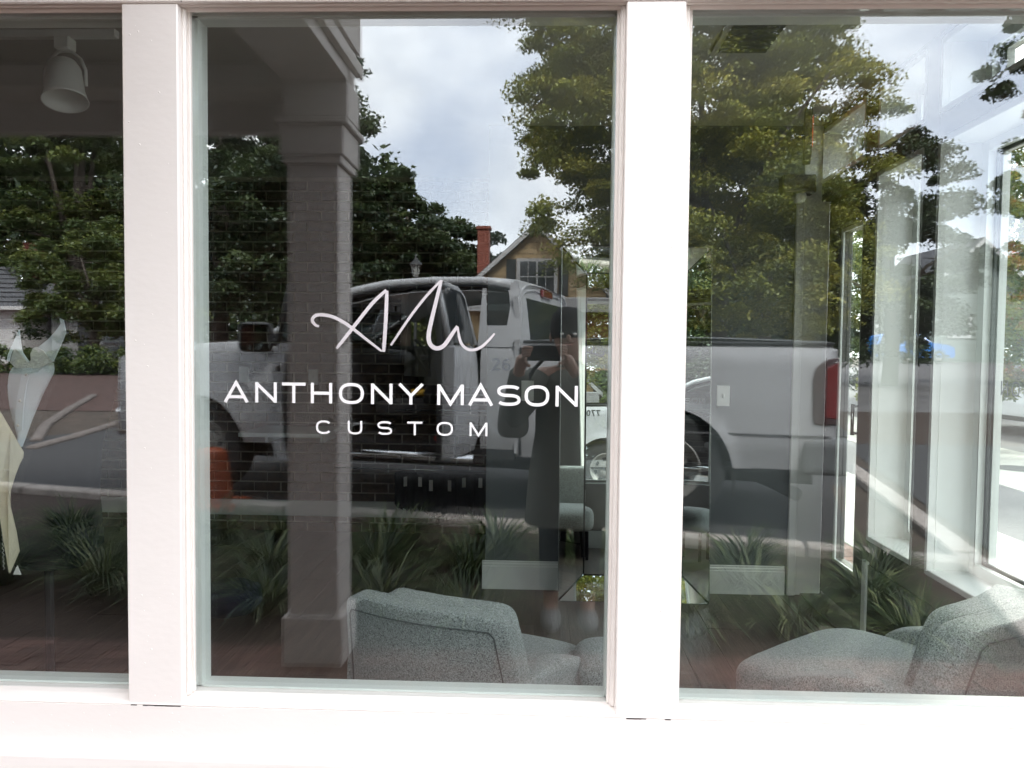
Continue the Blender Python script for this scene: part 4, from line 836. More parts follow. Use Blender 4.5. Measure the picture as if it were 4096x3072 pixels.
MB().box(1.0, 1.98, .0005, .0035, .655, .668).obj('body_crease', GREYIN, tk)
skin(-.28, 1.98, .40, .425, 4, 2, name='sill_trim', m=TRIMB, sides=(0,), off=.0)
# phone number on the bed side (reads normally on the truck, reversed in reflections)
MB().prism([(.33, 1.0), (.33, 1.14), (.36, 1.16), (.47, 1.16), (.50, 1.14), (.50, 1.0), (.47, .98), (.36, .98)], lambda a, h: (a, sec(h)+.0025, h), lambda a, h: (a, sec(h)-.01, h)).obj('fuel_flap', TRUCKW, tk, bevel=.002)
for a_ in (-.157,): MB().box(a_-.006, a_+.006, -.05, -.006, .44, 1.24).obj('panel_gap', BLACK, tk)
ph = MB(); hh = .085
for k_, ch in enumerate('770-'):
    x_ = .62+k_*.068
    for s_ in glyph(ch, .054, hh, .014): ribbon(ph, [(x_+p[0], 1.125+p[1]) for p in s_], .014, lambda x, z, d: (1.46-x, .002+sec(z)+d+.0025, z), .001)
ph.obj('phone_lettering', TRIMB, tk)
# opened front door: hinge at the front, mirror on it
fd = bpy.data.objects.new('front_door', None); col.objects.link(fd); fd.parent = tk; fd.location = (-2.15, -.03, 0); fd.rotation_euler = (0, 0, R(62))
def door_pts(wd): return [(0.02, .47), (wd, .47), (wd+.02, .9), (wd, 1.25), (0, 1.25), (-.01, .8)]
def dskin(wd, parent, hing=1):
    def f(u, v, dy): a = (0+wd*u)*hing; h = .47+.78*v; return (a, sec(h)+dy, h)
    for nm, dy, m_ in (('outer_skin', 0, TRUCKW), ('inner_trim', -.075, DARKIN)):
        mb = MB(); g = MB().grid(lambda u, v: f(u, v, dy), 12, 12); mb.add(g.v, g.f); g = MB().grid(lambda u, v: f(u, v, dy-.03), 12, 12); mb.add(g.v, g.f)
        for uu in (0, 1): g = MB().grid(lambda u, v: f(uu, v, dy-.03*u), 1, 12); mb.add(g.v, g.f)
        for vv in (0, 1): g = MB().grid(lambda u, v: f(u, vv, dy-.03*v), 12, 1); mb.add(g.v, g.f)
        mb.obj(nm, m_, parent, smooth=True).modifiers.new('e', 'EDGE_SPLIT').split_angle = R(40)
    e_ = MB(); e_.grid(lambda u, v: f(1, v, -.03-.045*u), 1, 12); e_.grid(lambda u, v: f(.985, v, -.03-.045*u), 1, 12); e_.obj('door_edge', TRUCKW, parent, smooth=True)
dskin(1.16, fd)
MB().tube([(.05, -.05, 1.25), (.10, -.06, 1.30), (.42, -.12, 1.55), (.66, -.145, 1.665), (1.10, -.15, 1.70), (1.17, -.14, 1.66), (1.15, -.05, 1.25)], .021, 8).obj('window_frame', TRIMB, fd, smooth=True)
MB().prism([(.10, 1.26), (.42, 1.54), (.66, 1.65), (1.12, 1.68), (1.13, 1.26)], lambda a, h: (a, -.05-.2*(h-1.25), h), lambda a, h: (a, -.054-.2*(h-1.25), h)).obj('door_glass', CARGL, fd)
MB().lathe([(0, 0), (.018, 0), (.018, .008), (0, .008)], 12, (1.162, -.055, 1.08), 'x').obj('latch', BLACK, fd)
hm = superbox(.13, .27, .24, .45, 14).xf(Matrix.Translation((.02, .20, 1.30))).obj('mirror_housing', TRIMB, fd, smooth=True)
MB().box(.088, .092, .09, .31, 1.20, 1.40).obj('mirror_glass', MIRR, hm); MB().tube([(.06, -.03, 1.25), (.03, .12, 1.27)], [.035, .03], 8).obj('mirror_arm', TRIMB, hm, smooth=True)
# opened rear half door, hinged at the back
rd = bpy.data.objects.new('rear_door', None); col.objects.link(rd); rd.parent = tk; rd.location = (-.47, .0, 0); rd.rotation_euler = (0, 0, R(-93))
dskin(.62, rd, -1)
MB().tube([(-.02, -.04, 1.25), (-.05, -.13, 1.60), (-.12, -.15, 1.65), (-.50, -.155, 1.67), (-.58, -.14, 1.62), (-.61, -.05, 1.25)], .028, 8).obj('window_frame', TRUCKW, rd, smooth=True)
MB().prism([(-.04, 1.26), (-.07, 1.59), (-.14, 1.63), (-.50, 1.65), (-.56, 1.60), (-.59, 1.26)], lambda a, h: (a, -.03-.2*(h-1.25), h), lambda a, h: (a, -.034-.2*(h-1.25), h)).obj('door_glass', HGL, rd)
MB().box(-.645, -.622, -.10, .0, .48, 1.24).obj('leading_edge', TRUCKW, rd, bevel=.012, seg=2)
MB().tube([(-.632, -.105, .5), (-.632, -.105, 1.25), (-.60, -.16, 1.64)], .026, 6).obj('door_seal', TRIMB, rd)
# things left inside the cab
dl = thing('power_drill', 'yellow cordless power drill lying on the truck seat', 'power drill', tk.matrix_basis @ Vector((-1.12, -.50, .84)) if False else (Matrix.Translation(O(0, 5.75, -1.22)) @ Matrix.Rotation(TR, 4, 'Z') @ Vector((-1.10, -.42, .83))))
YT = mat('tool_yellow', (.62, .36, .02), .5)
MB().tube([(-.09, 0, .03), (.06, 0, .03), (.10, 0, .03)], [.032, .034, .018], 10).obj('motor_body', YT, dl, smooth=True); MB().hexa([(-.07, -.02, 0), (-.03, -.02, 0), (-.03, .02, 0), (-.07, .02, 0), (-.13, -.02, -.02), (-.10, -.02, -.02), (-.10, .02, -.02), (-.13, .02, -.02)]).obj('grip', BLACK, dl)
lv = thing('red_spirit_level', 'red spirit level leaning inside the open truck doorway', 'spirit level', (Matrix.Translation(O(0, 5.75, -1.22)) @ Matrix.Rotation(TR, 4, 'Z') @ Vector((-.85, -.16, .50))), rot=(0, R(-38), TR))
MB().box(-.02, .34, -.012, .012, 0, .05).obj('level_body', mat('tool_red', (.42, .02, .02), .5), lv, bevel=.004)
cn = thing('traffic_cone', 'orange traffic cone standing beside the front wheel of the truck', 'traffic cone', O(-2.56, 6.02, gz(6.02)))
MB().box(-.24, .24, -.22, .22, 0, .05).obj('cone_base', ORANGE, cn, bevel=.015, seg=2); MB().lathe([(.17, .05), (.165, .08), (.125, .40), (.115, .44), (.08, .46), (0, .46)], 24).obj('cone_body', ORANGE, cn, smooth=True)

# ---------------------------------------------------------------- the photographer, standing behind the camera facing the glass
SKIN = mat('skin', (.30, .18, .13), .55); OLIVE = mat('olive_knit', (.095, .098, .08), .95, bump=.4, bs=150); HAIR = mat('dark_cap', (.012, .011, .011), .9)
pe = thing('person', 'person in an olive tunic and white shoes holding up a phone', 'person', (.16, -D-.36, -.005))
# local: faces +y
V_ = {'pel': ((0, 0, .86), .135), 'wai': ((0, 0, 1.02), .118), 'che': ((0, .0, 1.20), .130), 'nec': ((0, .0, 1.34), .055), 'nk2': ((0, .015, 1.39), .052),
      'hlo': ((-.02, .03, 1.45), .075), 'hmi': ((-.025, .025, 1.51), .088), 'hto': ((-.025, .02, 1.565), .070),
      'shL': ((-.16, 0, 1.28), .062), 'elL': ((-.29, .10, 1.10), .048), 'wrL': ((-.265, .27, 1.33), .030), 'haL': ((-.245, .315, 1.40), .034),
      'shR': ((.16, 0, 1.28), .062), 'elR': ((.18, .13, 1.10), .048), 'wrR': ((-.005, .28, 1.33), .030), 'haR': ((-.045, .315, 1.40), .034),
      'hiL': ((-.085, 0, .80), .085), 'knL': ((-.09, .02, .46), .060), 'anL': ((-.095, 0, .09), .042), 'foL': ((-.10, .14, .035), .038),
      'hiR': ((.085, 0, .80), .085), 'knR': ((.09, .02, .46), .060), 'anR': ((.095, 0, .09), .042), 'foR': ((.10, .14, .035), .038)}
E_ = [('pel', 'wai'), ('wai', 'che'), ('che', 'nec'), ('nec', 'nk2'), ('nk2', 'hlo'), ('hlo', 'hmi'), ('hmi', 'hto'), ('che', 'shL'), ('shL', 'elL'), ('elL', 'wrL'), ('wrL', 'haL'), ('che', 'shR'), ('shR', 'elR'), ('elR', 'wrR'), ('wrR', 'haR'),
      ('pel', 'hiL'), ('hiL', 'knL'), ('knL', 'anL'), ('anL', 'foL'), ('pel', 'hiR'), ('hiR', 'knR'), ('knR', 'anR'), ('anR', 'foR')]
def skinned(name, V, E, root, m, parent, lv_=2):
    ks = list(V); me = bpy.data.meshes.new(name); me.from_pydata([V[k][0] for k in ks], [(ks.index(a), ks.index(b)) for a, b in E], [])
    o = bpy.data.objects.new(name, me); col.objects.link(o); o.parent = parent
    md = o.modifiers.new('skin', 'SKIN')
    for i, k in enumerate(ks): me.skin_vertices[0].data[i].radius = (V[k][1], V[k][1]); me.skin_vertices[0].data[i].use_root = (k == root)
    md.use_smooth_shade = True; s_ = o.modifiers.new('sub', 'SUBSURF'); s_.levels = s_.render_levels = lv_; me.materials.append(m); return o
body = skinned('body', V_, E_, 'pel', SKIN, pe)
# fingers curled round the phone ends: one chain per finger
FV = {}; FE = []
for s_, hx, hz in ((-1, -.245, 1.40), (1, -.045, 1.41)):
    for k_ in range(4):
        b0 = (hx, .325, hz+.015-.014*k_); t1 = (hx+s_*-.0-.0, .352, hz+.035-.013*k_); t2 = (hx-s_*.025, .362, hz+.038-.012*k_); t3 = (hx-s_*.048+.004*k_*s_, .358, hz+.034-.012*k_)
        for q_, (p, r_) in enumerate(((b0, .010), (t1, .0095), (t2, .009), (t3, .0075))): FV['%d%d%d' % (s_, k_, q_)] = (p, r_)
        FE += [('%d%d%d' % (s_, k_, q_), '%d%d%d' % (s_, k_, q_+1)) for q_ in range(3)]
    for q_, (p, r_) in enumerate((((hx, .315, hz-.02), .012), ((hx-s_*.012, .318, hz-.045), .011), ((hx-s_*.035, .322, hz-.052), .009))): FV['%dt%d' % (s_, q_)] = (p, r_)
    FE += [('%dt0' % s_, '%dt1' % s_), ('%dt1' % s_, '%dt2' % s_)]
for s_ in (-1, 1):
    for k_ in '0123t':
        ks = [k for k in FV if k.startswith('%d%s' % (s_, k_))]; skinned('finger' if k_ != 't' else 'thumb', {k: FV[k] for k in ks}, [e_ for e_ in FE if e_[0] in ks], ks[0], SKIN, pe, 1)
hd = MB(); hd.lathe([(0, .105), (.05, .098), (.085, .06), (.098, .0), (.094, -.05), (.06, -.075)], 20, (-.025, .012, 1.545), sx=.95, sy=1.05); hd.obj('hair', HAIR, pe, smooth=True)
superbox(.025, .03, .04, .8, 8).xf(Matrix.Translation((-.025, .115, 1.485))).obj('nose', SKIN, pe, smooth=True)
for s_ in (-1, 1):
    superbox(.024, .010, .012, 1, 8).xf(Matrix.Translation((-.025+s_*.032, .106, 1.508))).obj('eye', TAGM, pe, smooth=True); superbox(.016, .03, .05, .9, 8).xf(Matrix.Translation((-.025+s_*.088, .02, 1.49))).obj('ear', SKIN, pe, smooth=True)
superbox(.045, .012, .012, .9, 8).xf(Matrix.Translation((-.025, .100, 1.452))).obj('mouth', mat('lips', (.35, .12, .10), .5), pe, smooth=True)
# tunic: wide body and sleeves
tn = MB().grid(lambda u, v: ((lambda a, z, rx: (rx*math.cos(a)*(1+.03*math.sin(a*7+z*5)*(1.3-z)), rx*.66*math.sin(a)*(1+.05*math.sin(a*6)*(1.3-z)), z))(2*math.pi*u, .53+.82*v, float(np.interp(.53+.82*v, [.53, .8, 1.0, 1.2, 1.28, 1.35], [.235, .215, .185, .185, .165, .07])))), 48, 24)
tn.obj('tunic', OLIVE, pe, smooth=True)
for s_ in (-1, 1):
    k1, k2, k3 = ('shL', 'elL', 'wrL') if s_ < 0 else ('shR', 'elR', 'wrR'); a_, b_, c_ = Vector(V_[k1][0]), Vector(V_[k2][0]), Vector(V_[k3][0])
    MB().tube([a_, a_.lerp(b_, .5), b_, b_.lerp(c_, .5), b_.lerp(c_, .92)], [.082, .074, .068, .058, .048], 14).obj('sleeve', OLIVE, pe, smooth=True)
    k1, k2 = ('hiL', 'anL') if s_ < 0 else ('hiR', 'anR'); kn = Vector(V_['knL' if s_ < 0 else 'knR'][0])
    MB().tube([Vector(V_[k1][0]), kn, Vector(V_[k2][0])+Vector((0, 0, .10))], [.10, .072, .056], 14).obj('trouser_leg', DARKF, pe, smooth=True)
    MB().tube([Vector(V_[k2][0])+Vector((0, 0, .19)), Vector(V_[k2][0])+Vector((0, 0, .12))], [.060, .062], 12).obj('ankle_cuff', DARKF, pe, smooth=True)
    MB().lathe([(0, 0), (.058, .0), (.062, .03), (.058, .07), (.03, .095), (0, .10)], 16, (V_[k2][0][0], .06, 0.0), sx=.9, sy=2.4).obj('shoe', mat('shoe_canvas', (.20, .195, .19), .8), pe, smooth=True)
bg_ = thing('shoulder_bag', 'soft olive grey shoulder bag hanging at the hip of the photographer', 'bag', (-.14, -D-.32, 1.07))
superbox(.18, .13, .20, .6, 14, lambda x, y, z: (x*(1-.25*(z+.13)/.26), y, z)).obj('bag_body', mat('bag_canvas', (.11, .11, .095), .9), bg_, smooth=True)
MB().tube([(.03, 0, .11), (.10, .07, .25), (.20, .06, .36), (.30, -.05, .34)], .010, 6).obj('strap', BLACK, bg_, smooth=True)
phn = thing('phone', 'black phone held level in both hands in front of the face', 'phone', (.012, -D-.016, H-.014))
MB().box(-.078, .078, -.009, 0, -.037, .037).obj('phone_body', BLACK, phn, bevel=.004, seg=2)
MB().lathe([(0, .0015), (.009, .0015), (.009, 0)], 16, (-.060, 0, .02), 'y').obj('lens_ring', TRIMB, phn)

# ---------------------------------------------------------------- vegetation
def leaves_mesh(name, pts, size, m, flat_=.35, tone=None, aspect=.55):
    n_ = len(pts); nrm = rng.normal(size=(n_, 3)); nrm[:, 2] = np.abs(nrm[:, 2])+flat_; nrm /= np.linalg.norm(nrm, axis=1)[:, None]
    t = rng.normal(size=(n_, 3)); t -= nrm*(t*nrm).sum(1)[:, None]; t /= np.linalg.norm(t, axis=1)[:, None]; b = np.cross(nrm, t)
    s_ = (size*rng.uniform(.6, 1.3, n_))[:, None]
    v = np.stack([pts-t*s_*.5, pts-b*s_*.5*aspect, pts+t*s_*.5, pts+b*s_*.5*aspect], 1).reshape(-1, 3)
    me = bpy.data.meshes.new(name); me.vertices.add(4*n_); me.vertices.foreach_set('co', v.ravel()); me.loops.add(4*n_); me.loops.foreach_set('vertex_index', np.arange(4*n_))
    me.polygons.add(n_); me.polygons.foreach_set('loop_start', np.arange(n_)*4); me.polygons.foreach_set('loop_total', np.full(n_, 4)); me.update()
    at = me.attributes.new('tone', 'FLOAT', 'FACE'); at.data.foreach_set('value', np.clip(tone if tone is not None else rng.uniform(0, 1, n_), 0, 1).astype(np.float32)); me.materials.append(m)
    return me
def crown_pts(ells, nl, nc, cr_, squash=.55, shellb=.5):
    out_, tones = [], []
    vol = np.array([e_[3]*e_[4]*e_[5] for e_ in ells]); vol = vol/vol.sum()
    for e_, f in zip(ells, vol):
        k_ = max(3, int(nc*f)); d = rng.normal(size=(k_, 3)); d /= np.linalg.norm(d, axis=1)[:, None]; r_ = rng.uniform(shellb**3, 1, k_)**(1/3)
        c = np.array(e_[:3])+d*r_[:, None]*np.array(e_[3:6]); per = int(nl*f/k_)
        sz = cr_*rng.uniform(.5, 1.35, k_)
        g = rng.normal(size=(k_, per, 3)); g /= np.maximum(np.linalg.norm(g, axis=2)[..., None], .3)/rng.uniform(.25, 1, (k_, per, 1))
        p = c[:, None]+g*sz[:, None, None]*np.array([1, 1, squash]); p[..., 2] -= (g[..., 0]**2+g[..., 1]**2)*sz[:, None]*.22
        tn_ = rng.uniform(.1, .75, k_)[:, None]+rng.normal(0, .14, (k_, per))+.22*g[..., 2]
        out_.append(p.reshape(-1, 3)); tones.append(tn_.ravel())
    return np.concatenate(out_), np.concatenate(tones)
def tree(label, X, Z, ells, trunk_r, nl, leaf, m, name='leafy_tree', cat='tree', group='trees across the parking lot', nc=90, cr_=.8, squash=.5, pos=None, limbs=6, base=None, forks=None):
    if m is not LF_YEL: nl = int(nl*1.5); leaf *= .74; nc = int(nc*1.4); cr_ *= .86
    p0 = pos or O(X, Z, gz(Z)-.05); t = thing(name, label, cat, p0, group=group)
    top = max(e_[2] for e_ in ells); tr = MB(); cxm = np.mean([e_[0] for e_ in ells]); cym = np.mean([e_[1] for e_ in ells])
    tp = [(0, 0, -.2), (.05, .03, top*.25), (cxm*.4-.05, cym*.4, top*.5), (cxm*.8, cym*.8, top*.95)]
    tr.tube(tp, [trunk_r*1.25, trunk_r, trunk_r*.75, trunk_r*.25], 10)
    for k_ in range(limbs):
        e_ = ells[k_ % len(ells)]; h = top*random.uniform(.22, .6); q_ = Vector((e_[0], e_[1], e_[2]))+Vector((random.uniform(-.7, .7)*e_[3], random.uniform(-.7, .7)*e_[4], random.uniform(-.3, .5)*e_[5])); s0 = Vector((cxm*.4*h/top, cym*.4*h/top, h))
        mid = s0.lerp(q_, .5)+Vector((0, 0, .12*(q_-s0).length)); tr.tube([s0, mid, q_], [trunk_r*.42, trunk_r*.25, trunk_r*.07], 7)
        for kk in range(3):
            q2 = mid.lerp(q_, random.uniform(.2, 1)); tr.tube([q2, q2+Vector((random.uniform(-1, 1), random.uniform(-1, 1), random.uniform(0, .8)))*e_[3]*.3], [trunk_r*.12, trunk_r*.03], 5)
    tr.obj('trunk', BARK, t, smooth=True)
    pts, tn_ = crown_pts(ells, nl, nc, cr_, squash); pts = pts[pts[:, 2] > (base or .3)] if True else pts; tn_ = tn_[:len(pts)]
    inst('crown', leaves_mesh('crown', pts, leaf, m, tone=tn_), t); return t
# big yellow green tree over the truck (its mirror image fills the middle of the glass)
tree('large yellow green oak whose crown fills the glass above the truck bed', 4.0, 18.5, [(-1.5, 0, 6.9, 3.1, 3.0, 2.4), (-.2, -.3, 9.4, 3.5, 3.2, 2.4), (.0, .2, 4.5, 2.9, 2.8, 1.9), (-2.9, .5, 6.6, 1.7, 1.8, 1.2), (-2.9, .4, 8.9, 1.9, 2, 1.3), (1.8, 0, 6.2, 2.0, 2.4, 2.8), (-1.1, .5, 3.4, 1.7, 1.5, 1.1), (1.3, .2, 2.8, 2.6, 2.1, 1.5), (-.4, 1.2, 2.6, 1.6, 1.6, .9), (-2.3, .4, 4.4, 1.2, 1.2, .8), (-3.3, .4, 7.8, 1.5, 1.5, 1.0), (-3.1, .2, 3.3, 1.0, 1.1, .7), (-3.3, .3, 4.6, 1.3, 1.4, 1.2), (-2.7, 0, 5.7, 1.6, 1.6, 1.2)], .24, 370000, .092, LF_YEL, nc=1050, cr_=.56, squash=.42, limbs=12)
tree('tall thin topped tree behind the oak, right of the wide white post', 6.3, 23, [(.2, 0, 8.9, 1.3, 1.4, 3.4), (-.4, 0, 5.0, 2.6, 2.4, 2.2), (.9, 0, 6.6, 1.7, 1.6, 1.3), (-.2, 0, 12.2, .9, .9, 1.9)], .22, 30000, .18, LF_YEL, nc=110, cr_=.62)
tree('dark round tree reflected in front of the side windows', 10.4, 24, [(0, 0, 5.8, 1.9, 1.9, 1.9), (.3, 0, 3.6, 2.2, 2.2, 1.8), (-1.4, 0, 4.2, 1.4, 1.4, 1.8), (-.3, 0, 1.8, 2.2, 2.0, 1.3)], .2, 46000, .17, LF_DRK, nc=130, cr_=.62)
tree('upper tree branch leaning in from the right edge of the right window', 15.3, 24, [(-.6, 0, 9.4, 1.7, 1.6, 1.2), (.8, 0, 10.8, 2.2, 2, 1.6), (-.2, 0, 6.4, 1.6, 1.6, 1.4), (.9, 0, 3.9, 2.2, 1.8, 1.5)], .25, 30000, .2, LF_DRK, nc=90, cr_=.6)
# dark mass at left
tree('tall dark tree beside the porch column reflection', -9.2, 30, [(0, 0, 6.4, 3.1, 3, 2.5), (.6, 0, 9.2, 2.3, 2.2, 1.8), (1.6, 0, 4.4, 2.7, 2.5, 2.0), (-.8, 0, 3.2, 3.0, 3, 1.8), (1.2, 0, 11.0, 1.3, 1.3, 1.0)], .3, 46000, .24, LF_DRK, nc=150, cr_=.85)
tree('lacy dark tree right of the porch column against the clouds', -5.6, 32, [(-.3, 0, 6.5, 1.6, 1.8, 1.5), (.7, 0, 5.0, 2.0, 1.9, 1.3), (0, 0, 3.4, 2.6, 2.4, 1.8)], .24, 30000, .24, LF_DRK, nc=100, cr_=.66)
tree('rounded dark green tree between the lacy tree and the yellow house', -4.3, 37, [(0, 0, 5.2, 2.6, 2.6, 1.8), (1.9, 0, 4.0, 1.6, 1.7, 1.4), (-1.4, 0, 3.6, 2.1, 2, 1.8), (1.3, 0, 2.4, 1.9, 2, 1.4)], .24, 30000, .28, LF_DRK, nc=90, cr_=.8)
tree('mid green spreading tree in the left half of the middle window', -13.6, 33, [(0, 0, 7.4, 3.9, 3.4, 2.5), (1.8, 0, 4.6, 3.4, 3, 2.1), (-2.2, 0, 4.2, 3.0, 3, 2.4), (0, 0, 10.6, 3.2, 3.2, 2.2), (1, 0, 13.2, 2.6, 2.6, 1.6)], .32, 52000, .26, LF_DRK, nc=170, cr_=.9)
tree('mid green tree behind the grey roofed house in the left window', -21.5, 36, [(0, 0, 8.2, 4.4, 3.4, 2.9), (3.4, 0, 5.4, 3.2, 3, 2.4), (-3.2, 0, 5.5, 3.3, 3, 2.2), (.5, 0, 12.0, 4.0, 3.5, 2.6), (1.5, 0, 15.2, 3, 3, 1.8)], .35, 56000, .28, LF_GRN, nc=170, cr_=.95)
tree('yellowish green shrubby tree right of the grey roofed house', -15.6, 27, [(0, 0, 3.7, 2.3, 2, 1.8), (1.8, 0, 2.5, 2.0, 2, 1.5), (-.9, 0, 2.0, 1.6, 1.6, 1.3)], .18, 30000, .18, LF_GRN, nc=110, cr_=.55)
# hedge and shrubs
for i, (X, Z, w_, h, lab) in enumerate(((-18.5, 25.5, 2.6, .85, 'low clipped shrub in front of the white walled house'), (-14.6, 25.0, 2.4, .8, 'low shrub in front of the yellowish tree'), (-11.2, 24.5, 2.2, .8, 'rightmost low shrub of the row by the red road'))):
    s_ = thing('garden_shrub', lab, 'shrub', O(X, Z, gz(Z)), group='low shrubs by the red road')
    pts, tn_ = crown_pts([(0, 0, h*.5, w_, .8, h*.55)], 9000, 50, .35, .7); inst('foliage', leaves_mesh('foliage', pts, .11, LF_GRN, tone=tn_), s_)
def wood(name, X0_, X1_, Z, hmin, hmax, n_, m, leaf=.5):
    X = rng.uniform(X0_, X1_, n_); hh_ = (hmin+(hmax-hmin)*(.5+.3*np.sin(X*.33)+.2*np.sin(X*.9+2)+.12*np.sin(X*2.3))); zt_ = rng.uniform(0, 1, n_)**.8*hh_
    yv = D-Z-rng.uniform(0, 5, n_); base = H+gz(Z); p = np.stack([X, yv, base+zt_], 1)+rng.normal(0, .35, (n_, 3))
    o = inst(name, leaves_mesh(name, p, leaf, m, tone=.5+.3*np.sin(X*1.7+zt_*2)+rng.normal(0, .2, n_))); o['kind'] = 'stuff'; return o
wood('far_woodland', -52, -9, 50, 9.0, 16.5, 56000, LF_DRK, .6)
wood('far_woodland', -11, 5.2, 52, 3.2, 6.2, 24000, LF_GRN, .5)
wood('far_woodland', 4.5, 24, 55, 5.5, 9.5, 26000, LF_DRK, .6)
# liriope clumps in the bed
def blades(n_clump, region, seed, hb=.36):
    rg = np.random.default_rng(seed); V, F, T = [], [], []; o = 0
    for (X, Z) in region:
        nb = 210; c0 = np.array(O(X, Z, gz(Z)))
        for _ in range(nb):
            an = rg.uniform(0, 2*math.pi); ln = hb*rg.uniform(.65, 1.25); sp_ = rg.uniform(.45, 1.25); d = np.array([math.cos(an), math.sin(an), 0]); sd = np.array([-d[1], d[0], 0])*.0075*rg.uniform(.7, 1.3)
            b0 = c0+d*rg.uniform(0, .07)+np.array([rg.uniform(-.04, .04), rg.uniform(-.04, .04), 0]); tn_ = np.clip(rg.normal(.45, .25), 0, 1)
            for i in range(5):
                t = i/4; p = b0+d*ln*sp_*t**1.25+np.array([0, 0, ln*(t*1.1-.78*sp_*t**2.2)]); w_ = 1-t**2*.96
                V += [p-sd*w_, p+sd*w_]
            F += [(o+2*i, o+2*i+1, o+2*i+3, o+2*i+2) for i in range(4)]; T += [tn_]*4; o += 10
    me = bpy.data.meshes.new('liriope_grass'); me.from_pydata([tuple(v) for v in V], [], F); me.attributes.new('tone', 'FLOAT', 'FACE').data.foreach_set('value', np.array(T, np.float32)); me.materials.append(LF_GRA); return me
reg = []
for r_ in range(3):
    X = -3.6+r_*.27
    while X < 2.3:
        Zc = 3.98+r_*.42-.24*X*.35+random.uniform(-.1, .1)
        if Zc < CL(X)-.15 and not (abs(X-.16) < .26 and Zc < 4.5): reg.append((X+random.uniform(-.1, .1), Zc))
        X += random.uniform(.42, .66)
lg_ = inst('liriope_grass', blades(0, reg, 3)); lg_['kind'] = 'stuff'

# ---------------------------------------------------------------- houses, lamp post, cars
def gable_house(name, label, cen, wX, dZ, hw, hr, wallm, roofm, boards=False, win=None, chim=None, over=.35):
    X, Z = cen; b = thing(name, label, 'house', O(X, Z, gz(Z)+(-.35 if name == 'green_house' else 0)), group=None)
    MB().box(-wX/2, wX/2, -dZ, 0, -.3, hw).obj('wall', wallm, b)
    MB().prism([(-wX/2, hw), (wX/2, hw), (0, hr)], lambda x, z: (x, -.0, z), lambda x, z: (x, -dZ, z)).obj('gable', wallm, b)
    for s_ in (-1, 1):
        e_ = over; sl = (hr-hw)/(wX/2); P = [(0, hr+.02), (s_*(wX/2+e_), hw-sl*e_+.02), (s_*(wX/2+e_), hw-sl*e_+.20), (0, hr+.22)]
        rfo = MB().prism(P, lambda x, z: (x, .30, z), lambda x, z: (x, -dZ-.3, z)).obj('roof', roofm, b)
        MB().prism([(p[0]*1.0, p[1]-.02 if k_ < 2 else p[1]-.03) for k_, p in enumerate(P)], lambda x, z: (x, .36, z), lambda x, z: (x, .302, z)).obj('barge_board', HWH, rfo)
    return b
yh = gable_house('yellow_house', 'yellow clapboard house with white window and red chimney behind the truck', (-.22, 26, ), 4.6, 7, 2.75, 4.85, YELL, ROOFG)
z = .1
while z < 4.7:
    hwid = 2.3 if z < 2.75 else 2.3*(4.85-z)/(2.10)-.05
    if hwid > .15: MB().hexa([(-hwid, .0, z), (hwid, .0, z), (hwid, .03, z), (-hwid, .03, z), (-hwid, .0, z+.175), (hwid, .0, z+.175), (hwid, .012, z+.175), (-hwid, .012, z+.175)]).obj('clapboard', YELL, yh)
    z += .18
wf = MB(); wf.box(-.62, .72, .035, .08, 2.70, 3.90).obj('window', HWH, yh)
for x in (-.50, .08): 
    p_ = MB().box(x, x+.52, .081, .09, 2.80, 3.80).obj('pane', HGL, bpy.data.objects['window'])
for (a_, b_, c_, d_) in ((-.50, .60, 3.29, 3.32), (-.25, -.23, 2.80, 3.80), (.33, .35, 2.80, 3.80)): MB().box(a_, b_, .091, .10, c_, d_).obj('glazing_bar', HWH, bpy.data.objects['window'])
for x in (-.95, .76): MB().box(x, x+.30, .035, .07, 2.70, 3.87).obj('shutter', TRIMB, yh)
MB().box(-2.3, 2.5, .2, .55, 2.25, 2.62).obj('porch_cornice', HWH, yh, bevel=.03)
MB().box(-2.3, 2.5, .0, .6, 2.15, 2.25).obj('porch_soffit', HWH, yh)
MB().box(.2, 2.4, .05, .12, -.2, 2.1).obj('brick_front', REDBR, yh)
ch = MB().box(-2.15, -1.72, -3.4, -2.9, 3.3, 5.3).box(-2.2, -1.67, -3.45, -2.85, 5.30, 5.40).obj('chimney', REDBR, yh)
# low white house with hipped grey roof, far left
wh = thing('white_house', 'low white walled house with grey shingle roof at the left edge', 'house', O(-24.0, 32, gz(32)))
MB().box(-5.5, 2.6, -5, 0, -.3, 2.35).obj('wall', HWH, wh)
hp = MB(); e0 = [(-6, .5, 2.35), (3.1, .5, 2.35), (3.1, -5.5, 2.35), (-6, -5.5, 2.35)]
hp.add([(x, y, z) for x, y, z in e0]+[(-3.2, -2.5, 4.25), (.4, -2.5, 4.25)]+[(x, y, z-.12) for x, y, z in e0], [(0, 1, 5, 4), (1, 2, 5), (2, 3, 4, 5), (3, 0, 4), (0, 6, 7, 1), (1, 7, 8, 2), (2, 8, 9, 3), (3, 9, 6, 0), (6, 9, 8, 7)])
hp.obj('roof', ROOFG, wh)
MB().add([(2.3, -.6, 2.35), (7.2, -.6, 2.2), (7.2, -5.4, 2.2), (2.3, -5.4, 2.35), (2.3, -3, 4.1), (5.2, -3, 3.35)], [(0, 1, 5, 4), (1, 2, 5), (2, 3, 4, 5), (0, 3, 2, 1)]).obj('roof', ROOFG, wh)
MB().box(3.0, 6.5, -5, -1.2, -.3, 2.2).obj('wall', mat('grey_wall', (.22, .22, .215), .8), wh)
